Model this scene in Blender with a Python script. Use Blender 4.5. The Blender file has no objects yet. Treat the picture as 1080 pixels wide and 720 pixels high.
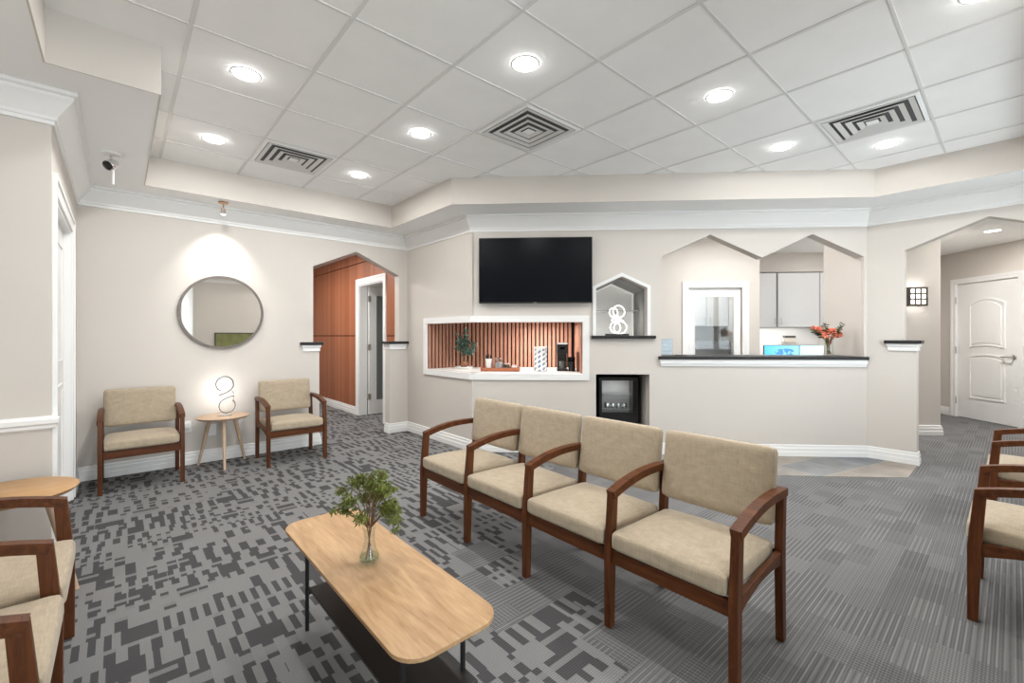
import bpy, bmesh, math, random
from math import pi, sin, cos, radians, sqrt
from mathutils import Vector, Matrix
from mathutils.geometry import tessellate_polygon
random.seed(7)
SC = bpy.context.scene
COL = SC.collection
S2 = sqrt(.5)
def F(X, Y):            # reception-wall frame (X along that wall, Y into it) -> room axes
    return ((X+Y)*S2, (Y-X)*S2)

# ------------------------------------------------------------------ mesh builder
class MB:
    def __init__(s): s.v = []; s.f = []
    def add(s, vs, fs, M=None):
        n = len(s.v)
        s.v += [tuple(M @ Vector(p)) if M else tuple(p) for p in vs]
        s.f += [tuple(i+n for i in f) for f in fs]
        return s
    def box(s, x0, x1, y0, y1, z0, z1, M=None):
        vs = [(x, y, z) for z in (z0, z1) for y in (y0, y1) for x in (x0, x1)]
        return s.add(vs, [(0,2,3,1),(4,5,7,6),(0,1,5,4),(2,6,7,3),(0,4,6,2),(1,3,7,5)], M)
    def loops(s, loops, fn, t0, t1):
        """extrude a 2-D outline with holes; fn(a,b,t)->xyz"""
        pts = [p for l in loops for p in l]
        tris = tessellate_polygon([[Vector((a, b, 0)) for a, b in l] for l in loops])
        n = len(pts)
        vs = [fn(a, b, t0) for a, b in pts] + [fn(a, b, t1) for a, b in pts]
        fs = []
        for t in tris:
            a, b, c = t
            fs.append((a, b, c)); fs.append((c+n, b+n, a+n))
        k = 0
        for l in loops:
            m = len(l)
            for i in range(m):
                j = (i+1) % m
                fs.append((k+i, k+j, k+j+n, k+i+n))
            k += m
        return s.add(vs, fs)
    def tube(s, pts, r, seg=8, closed=False, cap=True):
        pts = [Vector(p) for p in pts]; n = len(pts)
        rr = r if isinstance(r, (list, tuple)) else [r]*n
        up = None; rings = []
        for i, p in enumerate(pts):
            a = pts[(i-1) % n] if (closed or i > 0) else p
            b = pts[(i+1) % n] if (closed or i < n-1) else p
            t = (b-a).normalized()
            if up is None:
                up = Vector((0,0,1)) if abs(t.z) < .9 else Vector((1,0,0))
            x = t.cross(up).normalized(); up = x.cross(t).normalized()
            rings.append([p + (x*cos(2*pi*k/seg) + up*sin(2*pi*k/seg))*rr[i] for k in range(seg)])
        vs = [v for R in rings for v in R]; fs = []
        for i in range(n if closed else n-1):
            j = (i+1) % n
            for k in range(seg):
                l = (k+1) % seg
                fs.append((i*seg+k, i*seg+l, j*seg+l, j*seg+k))
        if cap and not closed:
            fs.append(tuple(range(seg))[::-1]); fs.append(tuple((n-1)*seg+k for k in range(seg)))
        return s.add(vs, fs)
    def lathe(s, prof, seg=24, c=(0,0,0), M=None, ring=False):
        vs = []; fs = []; n = len(prof)
        for r, z in prof:
            for k in range(seg):
                a = 2*pi*k/seg
                vs.append((c[0]+r*cos(a), c[1]+r*sin(a), c[2]+z))
        for i in range(n if ring else n-1):
            j = (i+1) % n
            for k in range(seg):
                l = (k+1) % seg
                fs.append((i*seg+k, i*seg+l, j*seg+l, j*seg+k))
        if ring: return s.add(vs, fs, M)
        if prof[0][0] > 1e-5: fs.append(tuple(range(seg))[::-1])
        if prof[-1][0] > 1e-5: fs.append(tuple((n-1)*seg+k for k in range(seg)))
        return s.add(vs, fs, M)
    def rbox(s, w, d, h, r, n=8, M=None, shape=None):
        """rounded cushion box centred at the origin"""
        bm = bmesh.new(); bmesh.ops.create_cube(bm, size=2)
        bmesh.ops.subdivide_edges(bm, edges=bm.edges[:], cuts=n, use_grid_fill=True)
        hx, hy, hz = w/2, d/2, h/2
        vs = []
        for v in bm.verts:
            # concentrate samples near the edges
            q = Vector([(abs(c)**.6)*(1 if c >= 0 else -1) for c in v.co])
            p = Vector((q.x*hx, q.y*hy, q.z*hz))
            inn = Vector((max(-hx+r, min(hx-r, p.x)), max(-hy+r, min(hy-r, p.y)), max(-hz+r, min(hz-r, p.z))))
            o = p-inn
            if o.length > 1e-6: p = inn + o.normalized()*min(r, o.length) if o.length > r else inn+o
            if shape: p = shape(p, q)
            vs.append(p)
        bm.verts.index_update()
        fs = [tuple(v.index for v in f.verts) for f in bm.faces]
        bm.free()
        return s.add(vs, fs, M)
    def sweep(s, path, prof, side=-1):
        """mitred moulding: profile (offset from wall, z) along a 2-D path"""
        P = [Vector(p) for p in path]; n = len(P); off = []
        nor = []
        for i in range(n-1):
            t = (P[i+1]-P[i]).normalized(); nor.append(Vector((-t.y, t.x))*side)
        for i in range(n):
            if i == 0: off.append(nor[0])
            elif i == n-1: off.append(nor[-1])
            else:
                a, b = nor[i-1], nor[i]; off.append((a+b)/(1+a.dot(b)))
        m = len(prof); vs = []; fs = []
        for i in range(n):
            for d, z in prof:
                q = P[i]+off[i]*d; vs.append((q.x, q.y, z))
        for i in range(n-1):
            for k in range(m):
                l = (k+1) % m
                fs.append((i*m+k, i*m+l, (i+1)*m+l, (i+1)*m+k))
        fs.append(tuple(range(m))); fs.append(tuple((n-1)*m+k for k in range(m))[::-1])
        return s.add(vs, fs)
    def obj(s, name, mat, parent=None, smooth=False, bevel=0, bseg=2, loc=None, rz=0):
        me = bpy.data.meshes.new(name); me.from_pydata(s.v, [], s.f)
        bm = bmesh.new(); bm.from_mesh(me)
        bmesh.ops.recalc_face_normals(bm, faces=bm.faces[:])
        bm.to_mesh(me); bm.free()
        me.materials.append(mat)
        o = bpy.data.objects.new(name, me); COL.objects.link(o)
        if parent: o.parent = parent
        if loc is not None: o.location = loc
        o.rotation_euler.z = rz
        if smooth:
            for p in me.polygons: p.use_smooth = True
            me.set_sharp_from_angle(angle=radians(50))
        if bevel:
            b = o.modifiers.new('bevel', 'BEVEL'); b.width = bevel; b.segments = bseg
            b.limit_method = 'ANGLE'; b.angle_limit = radians(35)
        return o

def tag(o, label, cat, group=None):
    o['label'] = label; o['category'] = cat
    if group: o['group'] = group
    return o
def thing(name, label, cat, loc, rz=0, group=None):
    o = bpy.data.objects.new(name, None); COL.objects.link(o)
    o.empty_display_size = .1
    o.location = loc; o.rotation_euler.z = rz
    return tag(o, label, cat, group)
def struct(name, mb, mat, parent=None, **k):
    o = mb.obj(name, mat, parent, **k)
    if parent is None: o['kind'] = 'structure'
    return o
def dup(root, loc, rz, label, group=None):
    r = root.copy(); COL.objects.link(r); r.location = loc; r.rotation_euler.z = rz
    r['label'] = label
    if group: r['group'] = group
    for ch in list(root.children):
        c = ch.copy(); COL.objects.link(c); c.parent = r
        for g in list(ch.children):
            d = g.copy(); COL.objects.link(d); d.parent = c
    return r
def RZ(a): return Matrix.Rotation(a, 4, 'Z')
def TR(x, y, z): return Matrix.Translation((x, y, z))

# ------------------------------------------------------------------ materials
def mat(name, col, rough=.6, metal=0, spec=.5, noise=None, bump=None, emit=None, trans=0, ior=1.45, coat=0):
    m = bpy.data.materials.new(name); m.use_nodes = True
    nt = m.node_tree; b = nt.nodes['Principled BSDF']
    b.inputs['Base Color'].default_value = (*col, 1)
    b.inputs['Roughness'].default_value = rough
    b.inputs['Metallic'].default_value = metal
    b.inputs['Specular IOR Level'].default_value = spec
    b.inputs['Transmission Weight'].default_value = trans
    b.inputs['IOR'].default_value = ior
    b.inputs['Coat Weight'].default_value = coat
    if emit:
        b.inputs['Emission Color'].default_value = (*emit[0], 1)
        b.inputs['Emission Strength'].default_value = emit[1]
    L = nt.links
    if noise or bump:
        tc = nt.nodes.new('ShaderNodeTexCoord')
    if noise:                     # (scale xyz, amount)
        mp = nt.nodes.new('ShaderNodeMapping'); mp.inputs['Scale'].default_value = noise[0]
        nz = nt.nodes.new('ShaderNodeTexNoise'); nz.inputs['Scale'].default_value = 1; nz.inputs['Detail'].default_value = 4
        L.new(tc.outputs['Object'], mp.inputs[0]); L.new(mp.outputs[0], nz.inputs['Vector'])
        r = nt.nodes.new('ShaderNodeMapRange'); r.inputs['From Min'].default_value = .3; r.inputs['From Max'].default_value = .7
        r.inputs['To Min'].default_value = 1-noise[1]; r.inputs['To Max'].default_value = 1+noise[1]
        L.new(nz.outputs['Fac'], r.inputs['Value'])
        mx = nt.nodes.new('ShaderNodeVectorMath'); mx.operation = 'SCALE'; mx.inputs[0].default_value = col
        L.new(r.outputs[0], mx.inputs['Scale']); L.new(mx.outputs[0], b.inputs['Base Color'])
    if bump:                      # (scale, strength, distance)
        n2 = nt.nodes.new('ShaderNodeTexNoise'); n2.inputs['Scale'].default_value = bump[0]; n2.inputs['Detail'].default_value = 3
        L.new(tc.outputs['Object'], n2.inputs['Vector'])
        bp = nt.nodes.new('ShaderNodeBump'); bp.inputs['Strength'].default_value = bump[1]; bp.inputs['Distance'].default_value = bump[2]
        L.new(n2.outputs['Fac'], bp.inputs['Height']); L.new(bp.outputs[0], b.inputs['Normal'])
    return m

class NT:
    """tiny node helper"""
    def __init__(s, m): s.t = m.node_tree; s.L = s.t.links
    def n(s, ty, **k):
        o = s.t.nodes.new('ShaderNode'+ty)
        for a, v in k.items(): setattr(o, a, v)
        return o
    def set(s, sock, v):
        if isinstance(v, bpy.types.NodeSocket): s.L.new(v, sock)
        else: sock.default_value = v
    def math(s, op, a, b=0, c=0):
        o = s.n('Math', operation=op); s.set(o.inputs[0], a); s.set(o.inputs[1], b); s.set(o.inputs[2], c); return o.outputs[0]
    def xyz(s, x, y, z=0):
        o = s.n('CombineXYZ'); s.set(o.inputs[0], x); s.set(o.inputs[1], y); s.set(o.inputs[2], z); return o.outputs[0]
    def rnd(s, vec):
        o = s.n('TexWhiteNoise', noise_dimensions='3D'); s.L.new(vec, o.inputs['Vector']); return o.outputs['Value']
    def mix(s, f, a, b):
        o = s.n('Mix', data_type='RGBA'); s.set(o.inputs[0], f); s.set(o.inputs[6], a); s.set(o.inputs[7], b); return o.outputs[2]
    def mixf(s, f, a, b):
        o = s.n('Mix', data_type='FLOAT'); s.set(o.inputs[0], f); s.set(o.inputs[2], a); s.set(o.inputs[3], b); return o.outputs[0]

def carpet_mat():
    m = mat('grey patterned carpet', (.2,.2,.2), rough=.95, spec=.1)
    N = NT(m); b = m.node_tree.nodes['Principled BSDF']
    tc = N.n('TexCoord'); sp = N.n('SeparateXYZ'); N.L.new(tc.outputs['Object'], sp.inputs[0])
    u, v = sp.outputs[0], sp.outputs[1]
    fl = lambda a: N.math('FLOOR', a)
    def layer(rowh, cell, seed, thr):
        r = fl(N.math('DIVIDE', v, rowh))
        jit = N.rnd(N.xyz(r, seed, 1.0))
        cw = N.math('MULTIPLY', N.math('MULTIPLY_ADD', jit, .9, .6), cell)
        c = fl(N.math('ADD', N.math('DIVIDE', u, cw), N.math('MULTIPLY', jit, 37.)))
        return N.math('LESS_THAN', N.rnd(N.xyz(c, r, seed)), thr)
    def bars(rowh, cell, seed, keep):
        """rows of alternating bars, some of them left out"""
        r = fl(N.math('DIVIDE', v, rowh))
        jit = N.rnd(N.xyz(r, seed, 1.0))
        c = fl(N.math('ADD', N.math('DIVIDE', u, N.math('MULTIPLY', N.math('MULTIPLY_ADD', jit, .8, .7), cell)), N.math('MULTIPLY', jit, 37.)))
        odd = N.math('FLOORED_MODULO', c, 2.)
        return N.math('MULTIPLY', odd, N.math('LESS_THAN', N.rnd(N.xyz(c, r, seed)), keep))
    a = bars(.125, .033, 3.3, .85)
    a2 = bars(.0625, .042, 8.1, .60)
    bl = layer(.125, .085, 6.6, .075)
    pick = layer(.125, .30, 12.4, .72)          # stretches of bars between stretches of plain carpet
    thin = layer(.03125, .60, 9.9, .22)
    dark = N.math('MAXIMUM', N.math('MULTIPLY', a, pick), N.math('MULTIPLY', a2, N.math('SUBTRACT', 1., pick)))
    dark = N.math('MAXIMUM', dark, bl)
    dark = N.math('MULTIPLY', dark, N.math('SUBTRACT', 1., N.math('MULTIPLY', thin, .85)))
    # second carpet design: patches of fine pale lines running one way or the other
    rr = fl(N.math('DIVIDE', v, .11)); jit = N.rnd(N.xyz(rr, 2.2, 5.0))
    cc = fl(N.math('ADD', N.math('DIVIDE', u, N.math('MULTIPLY_ADD', jit, .16, .14)), N.math('MULTIPLY', jit, 31.)))
    k = N.rnd(N.xyz(cc, rr, 1.9))
    lv = N.math('LESS_THAN', N.math('FRACT', N.math('DIVIDE', u, .0185)), .68)
    lu = N.math('LESS_THAN', N.math('FRACT', N.math('DIVIDE', v, .0235)), .66)
    k2 = N.rnd(N.xyz(cc, rr, 7.3))
    plaid = N.mixf(N.math('LESS_THAN', k, .45), N.mixf(N.math('LESS_THAN', k, .80), N.math('MULTIPLY_ADD', lu, .4, .6), lu), lv)
    plaid = N.math('MULTIPLY_ADD', plaid, .42, N.math('MULTIPLY_ADD', lu, .12, N.math('MULTIPLY_ADD', k2, .24, -.09)))
    qu = fl(N.math('DIVIDE', u, .25)); qv = fl(N.math('DIVIDE', v, .25)); X = N.math('MULTIPLY', N.math('SUBTRACT', qu, qv), .25)
    tile = N.rnd(N.xyz(qu, qv, 7.7))
    side = N.math('GREATER_THAN', N.math('MULTIPLY_ADD', tile, 1.5, X), .65)
    d = N.mixf(side, dark, plaid)
    # fine tufted lines
    wv = N.math('SINE', N.math('MULTIPLY', v, 2*pi/.0105))
    nz = N.n('TexNoise'); nz.inputs['Scale'].default_value = 260; N.L.new(tc.outputs['Object'], nz.inputs['Vector'])
    nl = N.n('TexNoise'); nl.inputs['Scale'].default_value = 2.5; N.L.new(tc.outputs['Object'], nl.inputs['Vector'])
    gain = N.math('MULTIPLY_ADD', wv, .16, N.math('MULTIPLY_ADD', nz.outputs['Fac'], .75, .62))
    gain = N.math('MULTIPLY', gain, N.math('MULTIPLY_ADD', nl.outputs['Fac'], .2, .9))
    col = N.mix(d, (.195,.193,.192,1), (.066,.065,.067,1))
    o = N.n('VectorMath', operation='SCALE'); N.L.new(col, o.inputs[0]); N.L.new(gain, o.inputs['Scale'])
    N.L.new(o.outputs[0], b.inputs['Base Color'])
    bp = N.n('Bump'); bp.inputs['Strength'].default_value = .4; bp.inputs['Distance'].default_value = .004
    N.L.new(nz.outputs['Fac'], bp.inputs['Height']); N.L.new(bp.outputs[0], b.inputs['Normal'])
    return m

def wood_mat(name, c1, c2, axis='x', scale=1., rough=.45, spec=.4, stretch=14, knots=.6):
    m = mat(name, c1, rough=rough, spec=spec)
    N = NT(m); b = m.node_tree.nodes['Principled BSDF']
    tc = N.n('TexCoord'); mp = N.n('Mapping')
    sc = {'x': (1, stretch, stretch), 'y': (stretch, 1, stretch), 'z': (stretch, stretch, 1)}[axis]
    mp.inputs['Scale'].default_value = [q*scale for q in sc]
    N.L.new(tc.outputs['Object'], mp.inputs[0])
    n1 = N.n('TexNoise'); n1.inputs['Scale'].default_value = 1.2; n1.inputs['Detail'].default_value = 5; n1.inputs['Distortion'].default_value = knots
    N.L.new(mp.outputs[0], n1.inputs['Vector'])
    n2 = N.n('TexNoise'); n2.inputs['Scale'].default_value = 9; n2.inputs['Detail'].default_value = 2
    N.L.new(mp.outputs[0], n2.inputs['Vector'])
    f = N.math('MULTIPLY_ADD', n2.outputs['Fac'], .35, N.math('MULTIPLY', n1.outputs['Fac'], .75))
    r = N.n('MapRange'); r.inputs['From Min'].default_value = .38; r.inputs['From Max'].default_value = .72
    N.L.new(f, r.inputs['Value'])
    N.L.new(N.mix(r.outputs[0], (*c1,1), (*c2,1)), b.inputs['Base Color'])
    return m

def fabric_mat(name, col):
    m = mat(name, col, rough=.9, spec=.15)
    N = NT(m); b = m.node_tree.nodes['Principled BSDF']
    tc = N.n('TexCoord')
    def st(sc):
        mp = N.n('Mapping'); mp.inputs['Scale'].default_value = sc; N.L.new(tc.outputs['Object'], mp.inputs[0])
        n = N.n('TexNoise'); n.inputs['Scale'].default_value = 1; n.inputs['Detail'].default_value = 2; N.L.new(mp.outputs[0], n.inputs['Vector']); return n.outputs['Fac']
    f = N.math('ADD', N.math('ADD', st((260,22,22)), st((22,260,22))), st((22,22,260)))
    g = N.math('MULTIPLY_ADD', N.math('SUBTRACT', f, 1.5), .34, 1.)
    o = N.n('VectorMath', operation='SCALE'); o.inputs[0].default_value = col; N.L.new(g, o.inputs['Scale'])
    N.L.new(o.outputs[0], b.inputs['Base Color'])
    bp = N.n('Bump'); bp.inputs['Strength'].default_value = .25; bp.inputs['Distance'].default_value = .002
    N.L.new(f, bp.inputs['Height']); N.L.new(bp.outputs[0], b.inputs['Normal'])
    b.inputs['Sheen Weight'].default_value = .15
    return m

def veneer_mat():
    """cherry veneer panels: vertical strips of slightly different tone"""
    m = mat('cherry veneer', (.3,.12,.06), rough=.4, spec=.35)
    N = NT(m); b = m.node_tree.nodes['Principled BSDF']
    tc = N.n('TexCoord'); sp = N.n('SeparateXYZ'); N.L.new(tc.outputs['Object'], sp.inputs[0])
    s_ = N.math('FLOOR', N.math('DIVIDE', sp.outputs[1], .085))
    r = N.rnd(N.xyz(s_, 3.1, 1.7))
    mp = N.n('Mapping'); mp.inputs['Scale'].default_value = (30, 30, 1.2); N.L.new(tc.outputs['Object'], mp.inputs[0])
    nz = N.n('TexNoise'); nz.inputs['Scale'].default_value = 1.5; nz.inputs['Detail'].default_value = 5; N.L.new(mp.outputs[0], nz.inputs['Vector'])
    f = N.math('MULTIPLY_ADD', nz.outputs['Fac'], .5, N.math('MULTIPLY', r, .5))
    N.L.new(N.mix(f, (.46,.175,.085,1), (.25,.080,.036,1)), b.inputs['Base Color'])
    return m

def glass_mat(name, tint=(.95,.97,.97), gloss=.12):
    m = bpy.data.materials.new(name); m.use_nodes = True
    N = NT(m); t = m.node_tree; t.nodes.clear()
    out = N.n('OutputMaterial'); tr = N.n('BsdfTransparent'); tr.inputs[0].default_value = (*tint, 1)
    gl = N.n('BsdfGlossy'); gl.inputs['Roughness'].default_value = .02
    fr = N.n('LayerWeight'); fr.inputs['Blend'].default_value = .5
    f = N.math('MULTIPLY_ADD', N.math('POWER', fr.outputs['Facing'], 4.), .55, .015+gloss*.15)
    mx = N.n('MixShader'); N.L.new(f, mx.inputs[0]); N.L.new(tr.outputs[0], mx.inputs[1]); N.L.new(gl.outputs[0], mx.inputs[2])
    N.L.new(mx.outputs[0], out.inputs[0])
    return m

WALL = mat('warm white wall paint', (.592,.555,.513), rough=.7, spec=.25, noise=((1.2,1.2,1.2), .015))
WHITE = mat('white semi gloss trim paint', (.80,.80,.79), rough=.42, spec=.4)
SOFF = mat('white flat ceiling paint', (.86,.865,.86), rough=.8, spec=.2)
TILE = mat('white mineral ceiling tile', (.88,.885,.88), rough=.9, spec=.1, noise=((4,4,4), .02), bump=(180,.12,.002))
GRID = mat('ceiling grid metal', (.71,.71,.70), rough=.6, spec=.3)
CARPET = carpet_mat()
def stone_mat():
    m = mat('grey slate floor tile', (.3,.28,.26), rough=.55, spec=.2)
    N = NT(m); b = m.node_tree.nodes['Principled BSDF']
    tc = N.n('TexCoord'); mp = N.n('Mapping'); mp.inputs['Rotation'].default_value = (0,0,radians(15)); N.L.new(tc.outputs['Object'], mp.inputs[0])
    sp = N.n('SeparateXYZ'); N.L.new(mp.outputs[0], sp.inputs[0])
    a = N.math('DIVIDE', sp.outputs[0], .40); c = N.math('DIVIDE', sp.outputs[1], .40)
    r = N.rnd(N.xyz(N.math('FLOOR', a), N.math('FLOOR', c), 3.))
    cr = N.n('ValToRGB'); e = cr.color_ramp; e.elements[0].color = (.19,.20,.215,1); e.elements[1].color = (.31,.265,.225,1)
    x = e.elements.new(.5); x.color = (.25,.245,.235,1); N.L.new(r, cr.inputs[0])
    nz = N.n('TexNoise'); nz.inputs['Scale'].default_value = 4.5; nz.inputs['Detail'].default_value = 6; N.L.new(tc.outputs['Object'], nz.inputs['Vector'])
    g = N.n('VectorMath', operation='SCALE'); N.L.new(cr.outputs[0], g.inputs[0]); N.L.new(N.math('MULTIPLY_ADD', nz.outputs['Fac'], .9, .5), g.inputs['Scale'])
    edge = N.math('MINIMUM', N.math('MINIMUM', N.math('FRACT', a), N.math('SUBTRACT', 1., N.math('FRACT', a))), N.math('MINIMUM', N.math('FRACT', c), N.math('SUBTRACT', 1., N.math('FRACT', c))))
    N.L.new(N.mix(N.math('LESS_THAN', edge, .009), g.outputs[0], (.33,.32,.30,1)), b.inputs['Base Color'])
    return m
STONE = stone_mat()
WALNUT = wood_mat('dark walnut', (.125,.041,.014), (.052,.017,.006), 'z', 2.2, rough=.42, spec=.22)
WALNUTH = wood_mat('dark walnut rail', (.125,.041,.014), (.052,.017,.006), 'x', 2.2, rough=.42, spec=.22)
OAK = wood_mat('light oak', (.50,.325,.175), (.31,.18,.085), 'y', 1.5, rough=.45, spec=.35, stretch=9, knots=1.4)
OAKL = wood_mat('golden oak', (.48,.295,.14), (.38,.215,.095), 'x', 1.6, rough=.42, spec=.35)
BIRCH = wood_mat('pale birch', (.58,.43,.31), (.48,.34,.23), 'z', 2, rough=.5, spec=.3)
FABRIC = fabric_mat('tan woven upholstery', (.385,.318,.232))
VENEER = veneer_mat()
SLAT = wood_mat('walnut slat', (.44,.225,.155), (.31,.145,.095), 'z', 2, rough=.5, spec=.3)
FELT = mat('black felt backing', (.012,.011,.011), rough=.95, spec=.05)
BLACK = mat('black plastic', (.012,.012,.013), rough=.35, spec=.5)
BMETAL = mat('black powder coated metal', (.012,.012,.013), rough=.45, spec=.4)
SHELFM = wood_mat('black brown shelf', (.022,.019,.017), (.014,.012,.011), 'y', 2, rough=.4, spec=.4)
SCREEN = mat('black screen glass', (.003,.004,.006), rough=.25, spec=.10)
GRANITE = mat('black granite', (.026,.025,.025), rough=.4, spec=.2, noise=((70,70,70), .6))
CHROME = mat('brushed nickel', (.55,.53,.50), rough=.3, metal=1)
STEEL = mat('polished steel', (.75,.75,.75), rough=.12, metal=1)
COPPER = mat('copper metal', (.60,.36,.22), rough=.3, metal=1)
BRONZE = mat('dark bronze', (.15,.13,.115), rough=.45, metal=.7)
MIRROR = mat('silvered mirror glass', (.80,.79,.77), rough=.0, metal=1)
GREYP = mat('grey lacquer', (.44,.44,.425), rough=.5, spec=.3)
DGREY = mat('dark grey lacquer', (.085,.085,.08), rough=.5, spec=.3)
CABW = mat('white cabinet laminate', (.72,.725,.73), rough=.4, spec=.4)
PLASTIC = mat('white plastic', (.82,.82,.80), rough=.4)
CERAMIC = mat('white ceramic', (.85,.84,.82), rough=.25)
GLASS = glass_mat('clear glass')
FROST = glass_mat('grey tinted glass', (.42,.45,.44), .25)
BOTTLE = mat('bottle glass', (1,1,1), rough=.02, trans=1, ior=1.35)
WATER = mat('water', (.93,.97,.90), rough=0, trans=1, ior=1.33)
LEAF = mat('green leaves', (.13,.16,.032), rough=.6, spec=.3, noise=((25,25,25), .55))
LEAFD = mat('dark green leaves', (.030,.075,.022), rough=.55, spec=.3, noise=((30,30,30), .4))
EUCA = mat('silver green leaves', (.115,.20,.155), rough=.65, spec=.25, noise=((30,30,30), .45))
STEM = mat('brown stems', (.16,.085,.040), rough=.7)
PETAL = mat('coral petals', (.85,.25,.16), rough=.6, spec=.2, noise=((60,60,60), .35))
RED = mat('red stems', (.42,.045,.04), rough=.5)
WOODTRAY = wood_mat('reddish wood', (.36,.125,.06), (.25,.08,.04), 'x', 3)
TERRA = mat('brown pot glaze', (.22,.09,.045), rough=.5)
GRAIN = mat('dark coffee beans', (.035,.022,.016), rough=.6, noise=((120,120,120), .6))
def emis(name, col, st): return mat(name, (.8,.8,.8), emit=(col, st))
LENS = emis('downlight lens', (1,.985,.965), 180)
NEON = emis('white led tube', (1,.97,.93), 1.6)
BANDM = mat('grey metal band', (.16,.155,.15), rough=.5, metal=0)
LED = emis('white led strip', (1,.97,.93), 1.6)
SCONCE = emis('sconce pane', (1,.96,.90), 11)
BULB = emis('spot bulb', (1,.96,.90), 12)

# ------------------------------------------------------------------ key heights and plan
ZC, ZS = 2.93, 2.66                 # tiled tray ceiling, soffit
VM, UC, UR, UL = 5.57, 3.0, 6.04, -.28
FY = 5.01
CF = (UC, FY/S2-UC); FR = (UR, FY/S2-UR)
XR = 3.53
V2 = 3.57; UL3 = -.72; VB = -.6; VV = -3.0; UVEST = 1.2

# ------------------------------------------------------------------ floor and ceilings
fl = MB(); fl.box(-2.2, 13, -4.2, 12, -.05, 0); struct('floor', fl, CARPET)
tl = MB()
pts = [F(1.25,5.01), F(1.25,4.305), F(3.40,4.305), (6.04,.68), (6.04,1.05)]
pts = [F(1.25,5.008), F(1.25,4.305), F(3.395,4.305), (6.04,.64), FR]
tl.loops([pts], lambda a,b,t:(a,b,t), 0.0, .004); struct('floor_entry_tile', tl, STONE)

tray = [(.18,5.155), (2.56,5.155), (2.56,6.392-2.56), (5.50,6.392-5.50), (5.50,-.2), (-.27,-.2), (-.27,3.165), (.18,3.165)]
fa = MB()
def big(p, d): # grow the tray outline a little for the fascia boards' thickness
    n = len(p); out = []
    for i in range(n):
        a, b, c = Vector(p[i-1]), Vector(p[i]), Vector(p[(i+1) % n])
        t1 = (b-a).normalized(); t2 = (c-b).normalized()
        n1 = Vector((-t1.y, t1.x)); n2 = Vector((-t2.y, t2.x))
        q = b + (n1+n2)/(1+n1.dot(n2))*d; out.append((q.x, q.y))
    return out
so = MB(); so.loops([[(-2.2,-4.2),(13,-4.2),(13,12),(-2.2,12)], big(tray,.006)], lambda a,b,t:(a,b,t), ZS, ZS+.02)
struct('ceiling_soffit', so, SOFF)
fa.loops([big(tray,.008), tray], lambda a,b,t:(a,b,t), ZS-.002, ZC+.03)
struct('wall_ceiling_fascia', fa, WALL)
ce = MB(); ce.loops([big(tray,.04)], lambda a,b,t:(a,b,t), ZC, ZC+.02); struct('ceiling', ce, TILE)
# ceiling grid runners clipped to the tray outline
def inside_spans(const, axis):
    xs = []
    n = len(tray)
    for i in range(n):
        p, q = tray[i], tray[(i+1) % n]
        a, b = (p[0], q[0]) if axis == 'u' else (p[1], q[1])
        c, d = (p[1], q[1]) if axis == 'u' else (p[0], q[0])
        if (a-const)*(b-const) < 0: xs.append(c+(d-c)*(const-a)/(b-a))
    xs.sort(); return list(zip(xs[::2], xs[1::2]))
GU = [.284+.61*i for i in range(-1, 10)]; GV = [1.0077+.61*j for j in range(-2, 8)]
g = MB(); w = .0105
for x in GU:
    for a, b in inside_spans(x, 'u'): g.box(x-w, x+w, a, b, ZC-.005, ZC+.001)
for y in GV:
    for a, b in inside_spans(y, 'v'): g.box(a, b, y-w*.7, y+w*.7, ZC-.0045, ZC+.001)
struct('ceiling_grid', g, GRID)

# ------------------------------------------------------------------ walls
MF = lambda t0: (lambda a,b,t:(a, t0+t, b))
wm = MB()
wm.loops([[(UL-.1,0),(1.82,0),(1.82,1.2),(1.75,1.2),(1.75,2.145),(2.28,2.385),(2.875,2.13),(2.875,1.2),(2.735,1.2),(2.735,0),(3.12,0),(3.12,ZS),(UL-.1,ZS)]],
         lambda a,b,t:(a, VM+t, b), 0, .13)
struct('wall_mirror', wm, WALL)
# angled wall with the left end of the coffee niche
NZ0, NZ1 = .885, 1.465
wc = MB()
wc.loops([[(VM,0),(CF[1]-.02,0),(CF[1]-.02,NZ0),(5.035,NZ0),(5.035,NZ1),(CF[1]-.02,NZ1),(CF[1]-.02,ZS),(VM,ZS)]],
         lambda a,b,t:(UC+t, a, b), 0, .10)
struct('wall_angled', wc, WALL)
# reception wall
def FW(a, b, t):
    p = F(a, FY+t); return (p[0], p[1], b)
XL = (CF[0]-CF[1])*S2
house = [(.637,1.312),(1.20,1.312),(1.20,1.842),(.922,1.972),(.637,1.842)]
passh = [(1.355,1.05),(3.50,1.05),(3.50,2.163),(2.967,2.415),(2.438,2.163),(1.882,2.425),(1.355,2.185)]
wf = MB()
wf.loops([[(XL+.0,0),(.637,0),(.637,.882),(1.226,.882),(1.226,0),(XR,0),(XR,ZS),(XL,ZS),(XL,NZ1),(.49,NZ1),(.49,NZ0),(XL,NZ0)], house, passh], FW, 0, .13)
struct('wall_reception', wf, WALL)
wr = MB()
wr.loops([[(FR[1]+.05,0),(.646,0),(.646,1.23),(.74,1.23),(.74,2.185),(.15,2.42),(-.44,2.185),(-.44,1.23),(-.35,1.23),(-.35,0),(VB-.1,0),(VB-.1,ZS),(FR[1]+.05,ZS)]],
         lambda a,b,t:(UR+t, a, b), 0, .13)
struct('wall_right', wr, WALL)
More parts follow.
